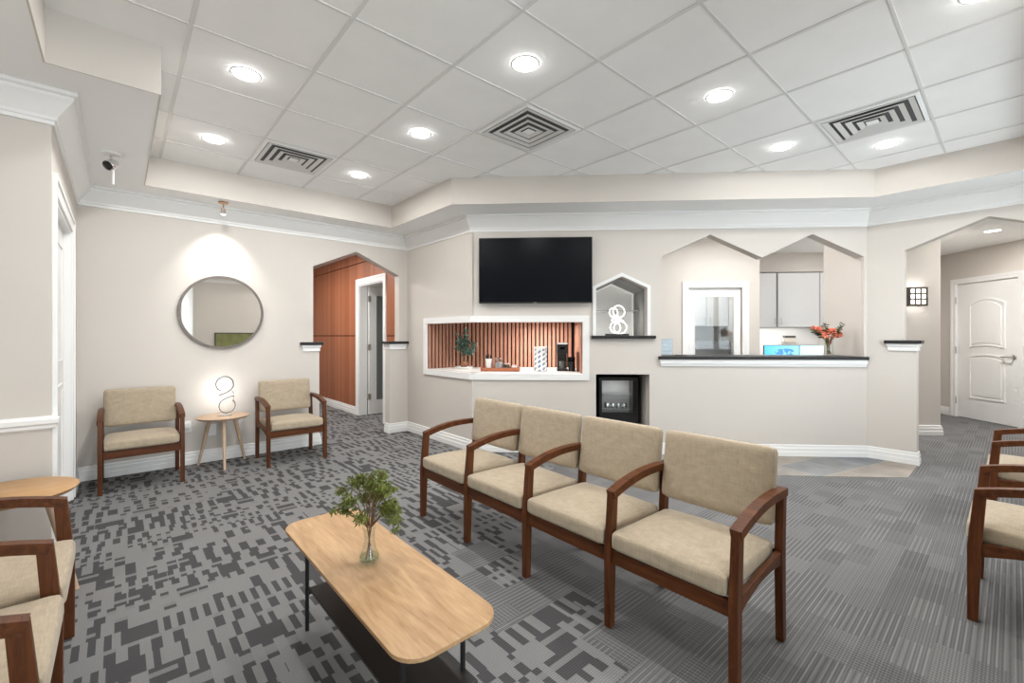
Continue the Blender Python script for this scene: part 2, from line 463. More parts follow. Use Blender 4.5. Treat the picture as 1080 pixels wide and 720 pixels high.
# left walls: short return with a white door, then the nearer wall with chair rail
LD = (3.72, 4.98); LDH = 2.14
wl = MB()
wl.loops([[(V2,0),(LD[0],0),(LD[0],LDH),(LD[1],LDH),(LD[1],0),(VM,0),(VM,ZS),(V2,ZS)]], lambda a,b,t:(UL-t, a, b), 0, .12)
struct('wall_left', wl, WALL)
w2 = MB(); w2.box(UL3-.12, UL-.12, V2, V2+.12, 0, ZS); struct('wall_left_near', w2, WALL)
w3 = MB(); w3.box(UL3-.12, UL3, VV, V2, 0, ZS); struct('wall_left_side', w3, WALL)
WB = (2.95, 5.75, .85, 2.30)
wb = MB(); wb.loops([[(UVEST,0),(UR+.1,0),(UR+.1,ZS),(UVEST,ZS)], [(WB[0],WB[2]),(WB[1],WB[2]),(WB[1],WB[3]),(WB[0],WB[3])]], lambda a,b,t:(a,VB-t,b), 0, .12); struct('wall_back', wb, WALL)
hs = []; n_ = 3; wd = (WB[1]-WB[0])/n_
for k in range(n_): hs.append([(WB[0]+wd*k+.045,WB[2]+.05),(WB[0]+wd*(k+1)-.045,WB[2]+.05),(WB[0]+wd*(k+1)-.045,WB[3]-.05),(WB[0]+wd*k+.045,WB[3]-.05)])
wn2 = MB(); wn2.loops([[(WB[0],WB[2]),(WB[1],WB[2]),(WB[1],WB[3]),(WB[0],WB[3])]]+hs, lambda a,b,t:(a,VB-t,b), .02, .09); win2 = struct('added_window_2', wn2, WHITE)  # added out of view to let light reach the ceiling and walls
for h_ in hs:
    q = MB(); q.loops([h_], lambda a,b,t:(a,VB-t,b), .05, .06); struct('added_window_pane', q, GLASS, win2)
q = MB(); q.box(WB[0]-.05,WB[1]+.05,VB+.0005,VB+.05,WB[2]-.03,WB[2]); struct('added_window_sill', q, WHITE, win2)
wv = MB(); wv.box(UVEST, UVEST+.12, VV, VB-.12, 0, ZS); struct('wall_vestibule', wv, WALL)
we = MB()
we.loops([[(UL3-.12,0),(UVEST+.12,0),(UVEST+.12,ZS),(UL3-.12,ZS)], [(-.55,.15),(1.0,.15),(1.0,2.3),(-.55,2.3)]], lambda a,b,t:(a, VV-t, b), 0, .12)
struct('wall_entrance', we, WALL)
wn = MB(); wn.loops([[(-.55,.15),(1.0,.15),(1.0,2.3),(-.55,2.3)], [(-.49,.21),(.19,.21),(.19,2.24),(-.49,2.24)], [(.26,.21),(.94,.21),(.94,2.24),(.26,2.24)]], lambda a,b,t:(a,VV-t,b), .02, .09)
win = struct('added_window_1', wn, WHITE)  # invented behind the camera as a light source
wp = MB(); wp.box(-.49,.19,VV-.06,VV-.05,.21,2.24); wp.box(.26,.94,VV-.06,VV-.05,.21,2.24); struct('added_window_pane', wp, GLASS, win)

# left hallway with cherry panelling
VH = 5.70; HE = 10.4; WU = 2.97
DV = (6.25, 7.15); DH = 2.14
ww = MB()
ww.loops([[(VH,.0),(DV[0],0),(DV[0],DH),(DV[1],DH),(DV[1],0),(HE,0),(HE,ZS),(VH,ZS)]], lambda a,b,t:(WU+.012+t, a, b), 0, .12)
struct('wall_hall_panelled', ww, FELT)
pn = MB()
for z0, z1 in ((.13,1.303),(1.317,2.497),(2.511,ZS-.002)):
    for a, b in ((VH+.001, DV[0]-.10), (DV[0]-.10, DV[1]+.10), (DV[1]+.10, HE)):
        if (a, b) == (DV[0]-.10, DV[1]+.10):
            if z1 > 2.24: pn.box(WU, WU+.012, a, b, max(z0, 2.20), z1)
        else:
            pn.box(WU, WU+.012, a, b, z0, z1)
struct('wall_hall_veneer', pn, VENEER)
m_ = MB(); m_.box(.9-.12, .9, VH, HE, 0, ZS); struct('wall_hall_left', m_, WALL)
m_ = MB(); m_.box(.78, WU+.13, HE, HE+.12, 0, ZS); struct('wall_hall_end', m_, WALL)
m_ = MB(); m_.box(3.1, 5.0, 6.0, 6.1, 0, ZS); struct('wall_office_front', m_, WALL)
m_ = MB(); m_.box(4.9, 5.0, 6.1, 9.0, 0, ZS); struct('wall_office_side', m_, WALL)
m_ = MB(); m_.box(3.1, 5.0, 9.0, 9.1, 0, ZS); struct('wall_office_back', m_, WALL)

def fbox(mb, X0, X1, Y0, Y1, z0, z1):
    P = [F(X0,Y0), F(X1,Y0), F(X1,Y1), F(X0,Y1)]
    return mb.loops([P], lambda a,b,t:(a,b,t), z0, z1)
# reception side rooms
DWY = 6.4
RD = (2.118, 2.832)                   # reception door leaf in X
m_ = MB()
m_.loops([[(1.25,0),(RD[0]-.012,0),(RD[0]-.012,1.985),(RD[1]+.012,1.985),(RD[1]+.012,0),(3.08,0),(3.08,ZS),(1.25,ZS)]],
         lambda a,b,t:(*F(a,DWY+t), b), 0, .12); struct('wall_reception_door', m_, WALL)
m_ = MB(); fbox(m_, 1.22, 1.30, FY+.13, DWY, 0, ZS); struct('wall_reception_left', m_, WALL)
m_ = MB(); fbox(m_, 2.98, 3.08, DWY+.12, 7.95, 0, ZS); struct('wall_alcove_left', m_, WALL)
m_ = MB(); fbox(m_, 3.08, 4.75, 7.85, 7.95, 0, ZS); struct('wall_alcove_back', m_, WALL)
m_ = MB(); fbox(m_, 3.08, 4.75, 7.50, 7.85, 2.352, ZS); struct('wall_alcove_bulkhead', m_, WALL)
m_ = MB(); fbox(m_, 4.75, 4.85, 6.2, 7.95, 0, ZS); struct('wall_alcove_right', m_, WALL)
m_ = MB(); fbox(m_, 1.5, 1.6, DWY+.12, 7.5, 0, ZS); struct('wall_workroom_left', m_, WALL)
m_ = MB(); fbox(m_, 1.5, 2.98, 7.5, 7.6, 0, ZS); struct('wall_workroom_back', m_, WALL)
m_ = MB(); fbox(m_, 3.50, 3.60, FY+.13, 5.69, 0, ZS); struct('wall_reception_wing', m_, WALL)
# right hallway
m_ = MB(); fbox(m_, 4.85, 5.30, 6.2, 6.3, 0, ZS); struct('wall_sconce', m_, WALL)
m_ = MB(); fbox(m_, 5.20, 5.30, 6.3, 8.3, 0, ZS); struct('wall_hall_return', m_, WALL)
m_ = MB(); fbox(m_, 5.20, 6.9, 8.3, 8.4, 0, ZS); struct('wall_hall_far', m_, WALL)
RDY = (6.705, 7.655)
m_ = MB()
m_.loops([[(4.0,0),(RDY[0],0),(RDY[0],2.145),(RDY[1],2.145),(RDY[1],0),(8.4,0),(8.4,ZS),(4.0,ZS)]], lambda a,b,t:(*F(6.78+t,a), b), 0, .12)
struct('wall_hall_door', m_, WALL)
m_ = MB(); m_.box(UR+.1, 9.2, -1.9, -1.8, 0, ZS); struct('wall_hall_near', m_, WALL)
m_ = MB(); m_.box(UR+.0, UR+.1, -1.9, VB-.1, 0, ZS); struct('wall_hall_side', m_, WALL)

# ------------------------------------------------------------------ mouldings
BASE = [(0,0),(.020,0),(.020,.052),(.016,.057),(.016,.092),(.010,.097),(.010,.122),(.004,.128),(0,.128)]
CROWN = [(0,2.487),(.012,2.487),(.012,2.508),(.020,2.512),(.026,2.528),(.052,2.562),(.082,2.602),(.094,2.618),(.094,2.634),(.112,2.64),(.112,ZS-.0005),(0,ZS-.0005)]
def base(name, path):
    m = MB(); m.sweep(path, BASE); struct(name, m, WHITE)
base('baseboard_mirror', [(UL, LD[1]+.11), (UL,VM), (1.82,VM), (1.82,VH)])
base('baseboard_angled', [(2.735,VH), (2.735,VM), (UC,VM), CF, F(.637,FY)])
base('baseboard_reception', [F(1.226,FY), FR, (UR,.646), (UR+.13,.646)])
base('baseboard_left', [(UL3,VV), (UL3,V2), (UL,V2), (UL,LD[0]-.11)])
base('baseboard_hall_panelled', [(WU,HE), (WU,DV[1]+.10)])
base('baseboard_hall_corner', [(WU,DV[0]-.10), (WU,VH)])
base('baseboard_sconce', [F(5.30,8.3), F(5.30,6.2), F(4.86,6.2)][::-1])
base('baseboard_hall_far', [F(5.30,8.3), F(6.78,8.3), F(6.78,RDY[1]+.10)])
base('baseboard_hall_door', [F(6.78,RDY[0]-.10), F(6.78,4.6)])
base('baseboard_back', [(UR,VB), (UVEST,VB)])
m_ = MB(); m_.sweep([(UL3,VV),(UL3,V2),(UL,V2),(UL,VM),(UC,VM),CF,FR,(UR,VB),(UVEST,VB),(UVEST,VV)], CROWN); struct('trim_crown', m_, WHITE)
RAIL = [(0,.792),(.012,.792),(.018,.80),(.018,.815),(.030,.825),(.030,.848),(.018,.856),(.012,.864),(0,.864)]
m_ = MB(); m_.sweep([(UL3,0.0),(UL3,V2),(UL+.0,V2),(UL,LD[0]-.10)], RAIL); struct('trim_chair_rail', m_, WHITE)

def casing(name, fn, a0, a1, h, w=.09, t0=-.02, t1=0.0, legs=True):
    """door casing: three mitred boards with a raised outer band; fn(a,z,t)"""
    m = MB()
    m.loops([[(a0-w,0),(a0,0),(a0,h),(a1,h),(a1,0),(a1+w,0),(a1+w,h+w),(a0-w,h+w)]], fn, t0*.6, t1)
    b = .03
    m.loops([[(a0-w,0),(a0-w+b,0),(a0-w+b,h+w-b),(a1+w-b,h+w-b),(a1+w-b,0),(a1+w,0),(a1+w,h+w),(a0-w,h+w)]], fn, t0, t0*.6)
    return struct(name, m, WHITE)
casing('trim_left_door', lambda a,b,t:(UL-t,a,b), LD[0], LD[1], LDH, w=.10)
casing('trim_hall_door', lambda a,b,t:(WU+t,a,b), DV[0], DV[1], DH, w=.10)
casing('trim_reception_door', lambda a,b,t:(*F(a,DWY+t),b), RD[0]-.012, RD[1]+.012, 1.985, w=.085)
casing('trim_right_door', lambda a,b,t:(*F(6.78+t,a),b), RDY[0], RDY[1], 2.145, w=.08)
# jamb linings
def jamb(name, fn, a0, a1, h, d):
    m = MB(); m.loops([[(a0,0),(a0+.018,0),(a0+.018,h-.018),(a1-.018,h-.018),(a1-.018,0),(a1,0),(a1,h),(a0,h)]], fn, .001, d)
    struct(name, m, WHITE)
jamb('trim_left_jamb', lambda a,b,t:(UL-t,a,b), LD[0]+.001, LD[1]-.001, LDH-.001, .119)
jamb('trim_hall_jamb', lambda a,b,t:(WU+t,a,b), DV[0]+.001, DV[1]-.001, DH-.001, .13)

# caps on the half walls
def cap(n, u0,u1,v0,v1, z):
    m = MB(); m.box(u0,u1,v0,v1,z,z+.034); struct('trim_cap_'+n, m, GRANITE, bevel=.004)
    q = .018
    m = MB(); m.box(u0+q,u1-q,v0+q,v1-q,z-.03,z-.0005); m.box(u0+q+.01,u1-q-.01,v0+q+.01,v1-q-.01,z-.075,z-.03)
    struct('trim_cap_moulding_'+n, m, WHITE, bevel=.004)
cap('left', 1.60, 1.855, VM-.045, VH+.045, 1.20)
cap('center', 2.70, UC-.001, VM-.045, VH+.045, 1.20)
cap('right', UR-.045, UR+.175, .608, .90, 1.23)
cap('far', UR-.045, UR+.175, -.59, -.31, 1.23)

# ------------------------------------------------------------------ doors
def door_left():
    m = MB(); v0, v1 = LD[0]+.022, LD[1]-.022
    m.box(UL-.085, UL-.045, v0, v1, .008, LDH-.022)
    d = struct('door_1', m, WHITE)
    for k, (z0, z1) in enumerate(((.2,.95),(1.1,2.0))):
        q = MB(); q.loops([[(v0+.12,z0),(v1-.12,z0),(v1-.12,z1),(v0+.12,z1)],[(v0+.15,z0+.03),(v1-.15,z0+.03),(v1-.15,z1-.03),(v0+.15,z1-.03)]], lambda a,b,t:(UL-.045+t,a,b), -.001, .008)
        q.obj('door_panel_moulding', WHITE, d)
    for z in (.28, 1.07, 1.88):
        q = MB(); q.lathe([(.007,-.045),(.007,.045)], 10, (UL-.038, v0-.004, z)); q.box(UL-.0449,UL-.042,v0,v0+.03,z-.045,z+.045); q.obj('hinge', BRONZE, d)
door_left()
def door_hall():           # opened 90 degrees into the office behind
    v = DV[1]-.03; u0, u1 = WU+.14, WU+.14+.86
    m = MB(); m.loops([[(u0,.01),(u1,.01),(u1,2.11),(u0,2.11)], [(u0+.13,.24),(u1-.13,.24),(u1-.13,1.98),(u0+.13,1.98)]], lambda a,b,t:(a,v-t,b), 0, .042)
    d = struct('door_2', m, WHITE)
    m = MB(); m.box(u0+.13,u1-.13,v-.026,v-.016,.24,1.98); m.obj('door_glass', mat('grey frosted glass', (.16,.18,.18), rough=.3, spec=.5), d)
    for z in (.30, 1.12, 1.92):
        q = MB(); q.lathe([(.009,-.05),(.009,.05)], 10, (u0-.012, v-.046, z)); q.box(u0-.012,u0+.035,v-.0445,v-.0422,z-.05,z+.05); q.obj('hinge', CHROME, d)
    q = MB(); q.tube([(u1-.07,v-.042,1.0),(u1-.07,v-.085,1.0),(u1-.19,v-.085,1.0)], .009); q.lathe([(.026,-.004),(.026,.004)],16); q.obj('door_handle', CHROME, d)
door_hall()
def door_reception():
    X0, X1 = RD
    fn = lambda a,b,t:(*F(a,DWY+.03+t),b)
    g = (X0+.078, X1-.082, .28, 1.868)
    m = MB(); m.loops([[(X0,.008),(X1,.008),(X1,1.975),(X0,1.975)], [(g[0],g[2]),(g[1],g[2]),(g[1],g[3]),(g[0],g[3])]], fn, 0, .04)
    d = struct('door_3', m, WHITE)
    m = MB(); m.loops([[(g[0],g[2]),(g[1],g[2]),(g[1],g[3]),(g[0],g[3])]], fn, .016, .022); m.obj('door_glass', GLASS, d)
    m = MB(); m.loops([[(g[0],g[2]),(g[1],g[2]),(g[1],g[3]),(g[0],g[3])],[(g[0]+.01,g[2]+.01),(g[1]-.01,g[2]+.01),(g[1]-.01,g[3]-.01),(g[0]+.01,g[3]-.01)]], fn, -.006, .0); m.obj('glazing_bead', WHITE, d)
    for z in (.3,1.14,1.83):
        q = MB(); q.lathe([(.008,-.045),(.008,.045)], 10, (*F(X0-.006,DWY+.022), z)); q.obj('hinge', CHROME, d)
    q = MB(); c = F(X1-.04,DWY+.03); e = F(X1-.04,DWY-.03); e2 = F(X1-.15,DWY-.03); q.tube([(*c,1.0),(*e,1.0),(*e2,1.0)], .009); q.obj('door_handle', CHROME, d)
door_reception()
def door_right():
    a0, a1 = RDY[0]+.004, RDY[1]-.004
    fn = lambda a,b,t:(*F(6.78+.02+t,a),b)
    m = MB(); m.loops([[(a0,.01),(a1,.01),(a1,2.138),(a0,2.138)]], fn, 0, .04)
    d = struct('door_4', m, WHITE)
    def arch(z0, z1, top_arch, bot_arch):
        A0, A1 = a0+.20, a1-.20; n = 14
        def ring(o):
            L = []
            for i in range(n+1):
                s = i/n; L.append((A0+o+(A1-A0-2*o)*s, z0+o+bot_arch*4*s*(1-s)))
            for i in range(n+1):
                s = 1-i/n; L.append((A0+o+(A1-A0-2*o)*s, z1-o+top_arch*4*s*(1-s)))
            return L
        q = MB(); q.loops([ring(0), ring(.022)], fn, -.010, .001)
        q.loops([ring(.055)], fn, -.009, .001)
        q.obj('door_panel', WHITE, d, bevel=.006)
    arch(1.12, 1.80, .085, .035); arch(.33, .99, .040, 0.)
    for z in (.27,1.08,1.88):
        q = MB(); q.lathe([(.010,-.055),(.010,.055)], 10, (*F(6.778,a1+.003), z)); q.obj('hinge', CHROME, d)
    q = MB()
    P = lambda t,a,z:(*F(6.80-t,a),z)
    q.tube([P(0,a0+.075,1.0),P(.055,a0+.075,1.0)], .011); q.tube([P(.055,a0+.065,1.0),P(.055,a0+.21,1.0)], [.011,.008])
    q.tube([P(0,a0+.075,1.0),P(.008,a0+.075,1.0)], .030, 16)
    q.obj('door_handle', CHROME, d, smooth=True)
    # jamb inside the opening
    m = MB(); m.loops([[(RDY[0],0),(RDY[0]+.003,0),(RDY[0]+.003,2.141),(RDY[1]-.003,2.141),(RDY[1]-.003,0),(RDY[1],0),(RDY[1],2.145),(RDY[0],2.145)]], lambda a,b,t:(*F(6.78+t,a),b), .001, .12)
    struct('trim_right_jamb', m, WHITE)
door_right()

# ------------------------------------------------------------------ coffee niche
NB = 6.0      # back of the niche
SLATW, SLATP = .036, .054
def slat_run(mb, bk, p0, p1, z0, z1):
    p0, p1 = Vector(p0), Vector(p1); L = (p1-p0).length; t = (p1-p0)/L; n = Vector((t.y, -t.x))
    k = int(L/SLATP)
    for i in range(k):
        a = p0+t*(i*SLATP+.005); b = a+t*SLATW
        mb.loops([[tuple(a), tuple(b), tuple(b+n*.014), tuple(a+n*.014)]], lambda x,y,q:(x,y,q), z0, z1)
    bk.loops([[tuple(p0), tuple(p1), tuple(p1-n*.03), tuple(p0-n*.03)]], lambda x,y,q:(x,y,q), z0, z1)
s_, bk = MB(), MB()
pA = Vector((UC+.003, 5.034))
yA = F(0,NB)[0]+F(0,NB)[1]             # u+v on the back plane
pB = Vector((yA-5.034, 5.034))
pC = Vector(F(.49, NB)); pD = Vector(F(.49, FY+.004))
for a, b in ((pA,pB),(pB,pC),(pC,pD)): slat_run(s_, bk, a, b, NZ0, NZ1+.03)
struct('wall_niche_slats', s_, SLAT); struct('wall_niche_backing', bk, FELT)
poly = [(UC+.001,5.0335), (pB.x,5.0335), tuple(pC), F(.489,FY+.001), (CF[0],CF[1])]
m_ = MB(); m_.loops([poly], lambda a,b,t:(a,b,t), NZ0-.04, NZ0-.0005); struct('trim_niche_counter', m_, PLASTIC)
m_ = MB(); m_.loops([poly], lambda a,b,t:(a,b,t), NZ1+.031, NZ1+.06); struct('ceiling_niche', m_, SOFF)
fw = .072
m_ = MB(); m_.loops([[(5.035+fw,NZ0-fw),(CF[1]-.01,NZ0-fw),(CF[1]-.01,NZ0),(5.035,NZ0),(5.035,NZ1),(CF[1]-.01,NZ1),(CF[1]-.01,NZ1+fw),(5.035+fw,NZ1+fw)]], lambda a,b,t:(UC-t,a,b), 0, .022)
XLf = XL-.012
m_.loops([[(XLf,NZ0-fw),(.49+fw,NZ0-fw),(.49+fw,NZ1+fw),(XLf,NZ1+fw),(XLf,NZ1),(.49,NZ1),(.49,NZ0),(XLf,NZ0)]], lambda a,b,t:(*F(a,FY-t),b), 0, .022)
struct('trim_niche_frame', m_, WHITE)

# ------------------------------------------------------------------ house shaped niche
HB = 5.73
m_ = MB()
hp = house
def hoff(p, d):
    return [(p[0][0]-d,p[0][1]),(p[1][0]+d,p[1][1]),(p[2][0]+d,p[2][1]+d*.55),(p[3][0],p[3][1]+d*1.08),(p[4][0]-d,p[4][1]+d*.55)]
m_.loops([hoff(house,.03), house], FW, .131, HB-FY); struct('wall_display_sides', m_, DGREY)
m_ = MB(); m_.loops([hoff(house,.03)], FW, HB-FY, HB-FY+.02); struct('wall_display_back', m_, GREYP)
ins = [(house[0][0]+.001,house[0][1]),(house[1][0]-.001,house[1][1]),(house[2][0]-.001,house[2][1]-.001),(house[3][0],house[3][1]-.001),(house[4][0]+.001,house[4][1]-.001)]
ini = [(ins[0][0]+.012,ins[0][1]),(ins[1][0]-.018,ins[1][1]),(ins[2][0]-.018,ins[2][1]-.012),(ins[3][0],ins[3][1]-.02),(ins[4][0]+.012,ins[4][1]-.012)]
m_ = MB(); m_.loops([ins[:1]+[ini[0]]+[ini[4],ini[3],ini[2],ini[1]]+[ins[1],ins[2],ins[3],ins[4]]], FW, HB-FY-.02, HB-FY-.001); struct('trim_display_back', m_, WHITE)
m_ = MB(); o_ = hoff(house,.036)
m_.loops([[o_[0],house[0],house[4],house[3],house[2],house[1],o_[1],o_[2],o_[3],o_[4]]], lambda a,b,t:(*F(a,FY-t),b), 0, .016); struct('trim_display_frame', m_, WHITE)
m_ = MB(); m_.loops([[(.585,FY-.05),(1.285,FY-.05),(1.285,FY-.001),(1.199,FY-.001),(1.199,HB-.001),(.638,HB-.001),(.638,FY-.001),(.585,FY-.001)]], lambda a,b,t:(*F(a,b),t), 1.278, 1.3115); struct('trim_display_sill', m_, GRANITE)
# glass shelf across the display niche
gs = thing('glass_shelf', 'clear glass shelf with a dark edge across the house-shaped wall niche', 'shelf', (*F(.918,5.5),1.605), -pi/4)
m_ = MB(); m_.box(-.279,.279,-.12,.22,0,.010); m_.obj('glass_panel', GLASS, gs)
m_ = MB(); m_.box(-.279,.279,-.124,-.12,0,.010); m_.obj('front_edge', DGREY, gs)
for sx in (-.279,.279):
    for y in (-.08,.16):
        q = MB(); s1 = .012 if sx < 0 else -.012
        q.box(min(sx,sx+s1),max(sx,sx+s1),y-.008,y+.008,-.012,-.0003); q.obj('shelf_support', BRONZE, gs)

# ------------------------------------------------------------------ refrigerator recess
m_ = MB()
m_.loops([[(.637,FY+.131),(.637,FY+.75),(1.226,FY+.75),(1.226,FY+.731),(.657,FY+.731),(.657,FY+.131)]], lambda a,b,t:(*F(a,b),t), 0, .90)
fbox(m_, .657, 1.226, FY+.131, FY+.731, .882, .90)
struct('wall_recess_black', m_, BLACK)
m_ = MB(); fbox(m_, 1.226, 1.246, FY+.131, FY+.75, 0, .90); struct('wall_recess_right', m_, WALL)
fr = thing('mini_refrigerator', 'black glass-door beverage refrigerator in the dark wall recess under the display niche', 'refrigerator', (*F(.935,5.28),0), -pi/4)
m_ = MB(); W = .225
m_.loops([[(-W,.03),(W,.03),(W,.82),(-W,.82)],[(-W+.03,.10),(W-.03,.10),(W-.03,.79),(-W+.03,.79)]], lambda a,b,t:(a,t,b), .045, .40)
m_.box(-W,W,.40,.42,.03,.82); m_.obj('body', BLACK, fr)
m_ = MB()
m_.loops([[(-W,.05),(W,.05),(W,.822),(-W,.822)],[(-W+.032,.41),(W-.06,.41),(W-.06,.785),(-W+.032,.785)]], lambda a,b,t:(a,t,b), 0, .04)
dr = m_.obj('door', BLACK, fr)
m_ = MB(); m_.box(-W+.032,W-.06,.015,.022,.41,.785); m_.obj('glass_pane', GLASS, dr)
m_ = MB(); m_.tube([(W-.03,-.03,.45),(W-.03,-.03,.75)], .008); m_.tube([(W-.03,0,.46),(W-.03,-.03,.46)], .006); m_.tube([(W-.03,0,.74),(W-.03,-.03,.74)], .006); m_.obj('handle', BMETAL, dr)
m_ = MB(); m_.box(-W+.031,W-.031,.36,.399,.10,.789); m_.obj('liner', mat('grey liner', (.33,.33,.34), rough=.5), fr)
for z in (.44,.60):
    m_ = MB()
    for k in range(13):
        x = -W+.035+k*(2*W-.07)/12; m_.tube([(x,.06,z),(x,.355,z)], .003, 6)
    m_.tube([(-W+.029,.06,z),(W-.029,.06,z)], .004, 6); m_.obj('wire_rack', STEEL, fr)
for sx in (-.18,.18):
    for y in (.08,.36):
        m_ = MB(); m_.lathe([(.02,0),(.02,.03)],12,(sx,y,0)); m_.obj('foot', BLACK, fr)
for k in range(4):
    c = MB(); c.lathe([(0,0),(.026,0),(.031,.004),(.031,.055),(.026,.062),(0,.062)],20)
    o = c.obj('drink_can', STEEL, loc=(*F(.935-.115+k*.068, 5.28+.14), .4445), smooth=True)
    tag(o, 'small silver drink can on the lit rack inside the glass-door refrigerator', 'can', 'cans in the refrigerator')

# ------------------------------------------------------------------ reception counter
cs = MB(); cs.loops([[(1.32,FY-.045),(3.525,FY-.045),(3.525,FY-.001),(3.499,FY-.001),(3.499,FY+.40),(1.356,FY+.40),(1.356,FY-.001),(1.32,FY-.001)]], lambda a,b,t:(*F(a,b),t), 1.0505, 1.085)
tag(cs.obj('countertop', GRANITE, bevel=.004), 'long black stone countertop across the reception opening', 'countertop')
m_ = MB()
m_.loops([[(1.335,FY-.03),(3.52,FY-.03),(3.52,FY),(1.335,FY)]], lambda a,b,t:(*F(a,b),t), 1.005, 1.05)
m_.loops([[(1.345,FY-.016),(3.52,FY-.016),(3.52,FY),(1.345,FY)]], lambda a,b,t:(*F(a,b),t), .975, 1.005)
struct('trim_counter_moulding', m_, WHITE)

def at(X, Y, z, name, label, cat, group=None):   # a thing on the reception side, aligned with that wall
    return thing(name, label, cat, (*F(X,Y), z), -pi/4, group)
# sign holder
t = at(1.47, 5.20, 1.0855, 'sign_holder', 'clear acrylic sign holder with a pale blue sheet at the end of the counter', 'sign')
m_ = MB(); m_.box(-.065,.065,-.035,.035,0,.006); m_.box(-.065,.065,-.005,-.002,.006,.19); m_.box(-.065,.065,.004,.007,.006,.19); m_.obj('acrylic_stand', GLASS, t)
m_ = MB(); m_.box(-.06,.06,-.001,.002,.008,.186); m_.obj('printed_sheet', mat('pale blue print', (.66,.72,.80), rough=.6, noise=((6,6,30), .25)), t)
for k, (X, a, lb) in enumerate(((1.575, .5, 'black pen lying on the counter beside the acrylic sign holder, nearer the sign'), (1.605, -.25, 'black pen lying on the counter, farther from the acrylic sign holder'))):
    t = thing('pen', lb, 'pen', (*F(X,5.10+.03*k), 1.0905), -pi/4+a)
    m_ = MB(); m_.tube([(-.06,0,0),(.055,0,0),(.066,0,0)], [.005,.005,.0015], 10); m_.obj('barrel', BLACK, t, smooth=True)
    m_ = MB(); m_.box(-.058,-.02,-.0012,.0012,.0045,.0075); m_.obj('clip', STEEL, t)

# flower vase on the counter
def leafmesh(mb, p, d, n, L, w, fold=.25):
    """one folded leaf from point p along d"""
    d = Vector(d).normalized(); n = Vector(n); s = d.cross(n)
    if s.length < 1e-3: s = d.cross(Vector((.3,.8,.5)))
    s.normalize(); n = s.cross(d).normalized(); p = Vector(p)
    a = p+d*L*.45+s*w*.5-n*w*fold*.5; b = p+d*L*.45-s*w*.5-n*w*fold*.5
    m1 = p+d*L*.5; tip = p+d*L-n*L*.12
    mb.add([p, a, tip, m1, b], [(0,1,3),(1,2,3),(0,3,4),(3,2,4)])
t = at(3.235, 5.17, 1.0855, 'flower_vase', 'glass vase of coral and orange flowers on the reception counter', 'vase')
m_ = MB(); m_.lathe([(.0,.0),(.045,0),(.050,.01),(.042,.09),(.038,.15),(.046,.19),(.044,.19),(.035,.15),(.038,.09),(.045,.014),(0,.012)], 24); m_.obj('glass_body', GLASS, t, smooth=True)
rnd = random.Random(3); st = MB(); lf = MB(); heads = []; rs = MB()
for k in range(15):
    a = rnd.uniform(0, 2*pi); r = rnd.uniform(.03,.15); h = rnd.uniform(.23,.38)-r*.3
    top = Vector((r*cos(a)*1.1, r*sin(a)*.7, h))
    b0 = Vector((.02*cos(a+2), .02*sin(a+2), .02)); mid = Vector((r*.25*cos(a), r*.25*sin(a), .18))
    (rs if k % 2 else st).tube([b0, mid, top], [.003,.0028,.002], 6)
    if k < 10:
        pe = MB(); heads.append(pe)
        for q in range(26):
            dd = Vector((rnd.gauss(0,1), rnd.gauss(0,1), rnd.gauss(.4,.8)))
            leafmesh(pe, top+dd.normalized()*.008, dd, (rnd.gauss(0,1),rnd.gauss(0,1),1), rnd.uniform(.028,.046), .024)
    for q in range(9 if k < 10 else 18):
        pp = mid.lerp(top, rnd.uniform(.45,1.)); dd = Vector((rnd.gauss(0,1)+cos(a), rnd.gauss(0,1)+sin(a), rnd.gauss(.5,.5)))
        leafmesh(lf, pp, dd, (rnd.gauss(0,.6),rnd.gauss(0,.6),1), rnd.uniform(.035,.06), .017)
for a, r, h in ((pi*.95,.17,.30),(pi*.05,.16,.36),(pi*.9,.15,.26),(pi*.15,.15,.31)):
    top = Vector((r*cos(a), r*sin(a)*.5, h)); mid = Vector((r*.2*cos(a), 0, .19))
    st.tube([(0,0,.03), mid, top], [.003,.0028,.002], 6)
    for q in range(22):
        pp = mid.lerp(top, rnd.uniform(.5,1.05)); dd = Vector((rnd.gauss(0,1)+cos(a), rnd.gauss(0,1), rnd.gauss(.5,.6)))
        leafmesh(lf, pp, dd, (rnd.gauss(0,.6),rnd.gauss(0,.6),1), rnd.uniform(.03,.05), .016)
st.obj('green_stems', LEAF, t); rs.obj('red_stems', RED, t); lf.obj('leaves', LEAFD, t); [h_.obj('blossom', PETAL, t) for h_ in heads]

# back desk, monitors, cabinets in the reception alcove
t = at(3.9, 7.60, 0, 'desk_counter', 'white back desk running under the wall cabinets behind reception', 'desk')
m_ = MB(); m_.box(-.80,.83,-.35,.24,.72,.755); m_.obj('desk_top', CABW, t)
for x in (-.80, .0, .81):
    m_ = MB(); m_.box(x,x+.02,-.30,.22,0,.72); m_.obj('side_panel', CABW, t)
def monitor(X, Y, W, lb, scr, lean):
    t = thing('monitor', lb, 'monitor', (*F(X,Y), .7555), -pi/4+lean, 'monitors on the back desk')
    m_ = MB(); m_.box(-W/2-.006,W/2+.006,-.012,.02,.055,.408); m_.obj('housing', BLACK, t, bevel=.004)
    m_ = MB(); m_.box(-W/2,W/2,-.0135,-.0122,.062,.402); m_.obj('screen', scr, t)
    m_ = MB(); m_.lathe([(.11,0),(.11,.006),(.02,.012),(.018,.20)], 20, (0,.04,0)); m_.box(-.03,.03,.015,.06,.12,.24); m_.obj('stand', BLACK, t)
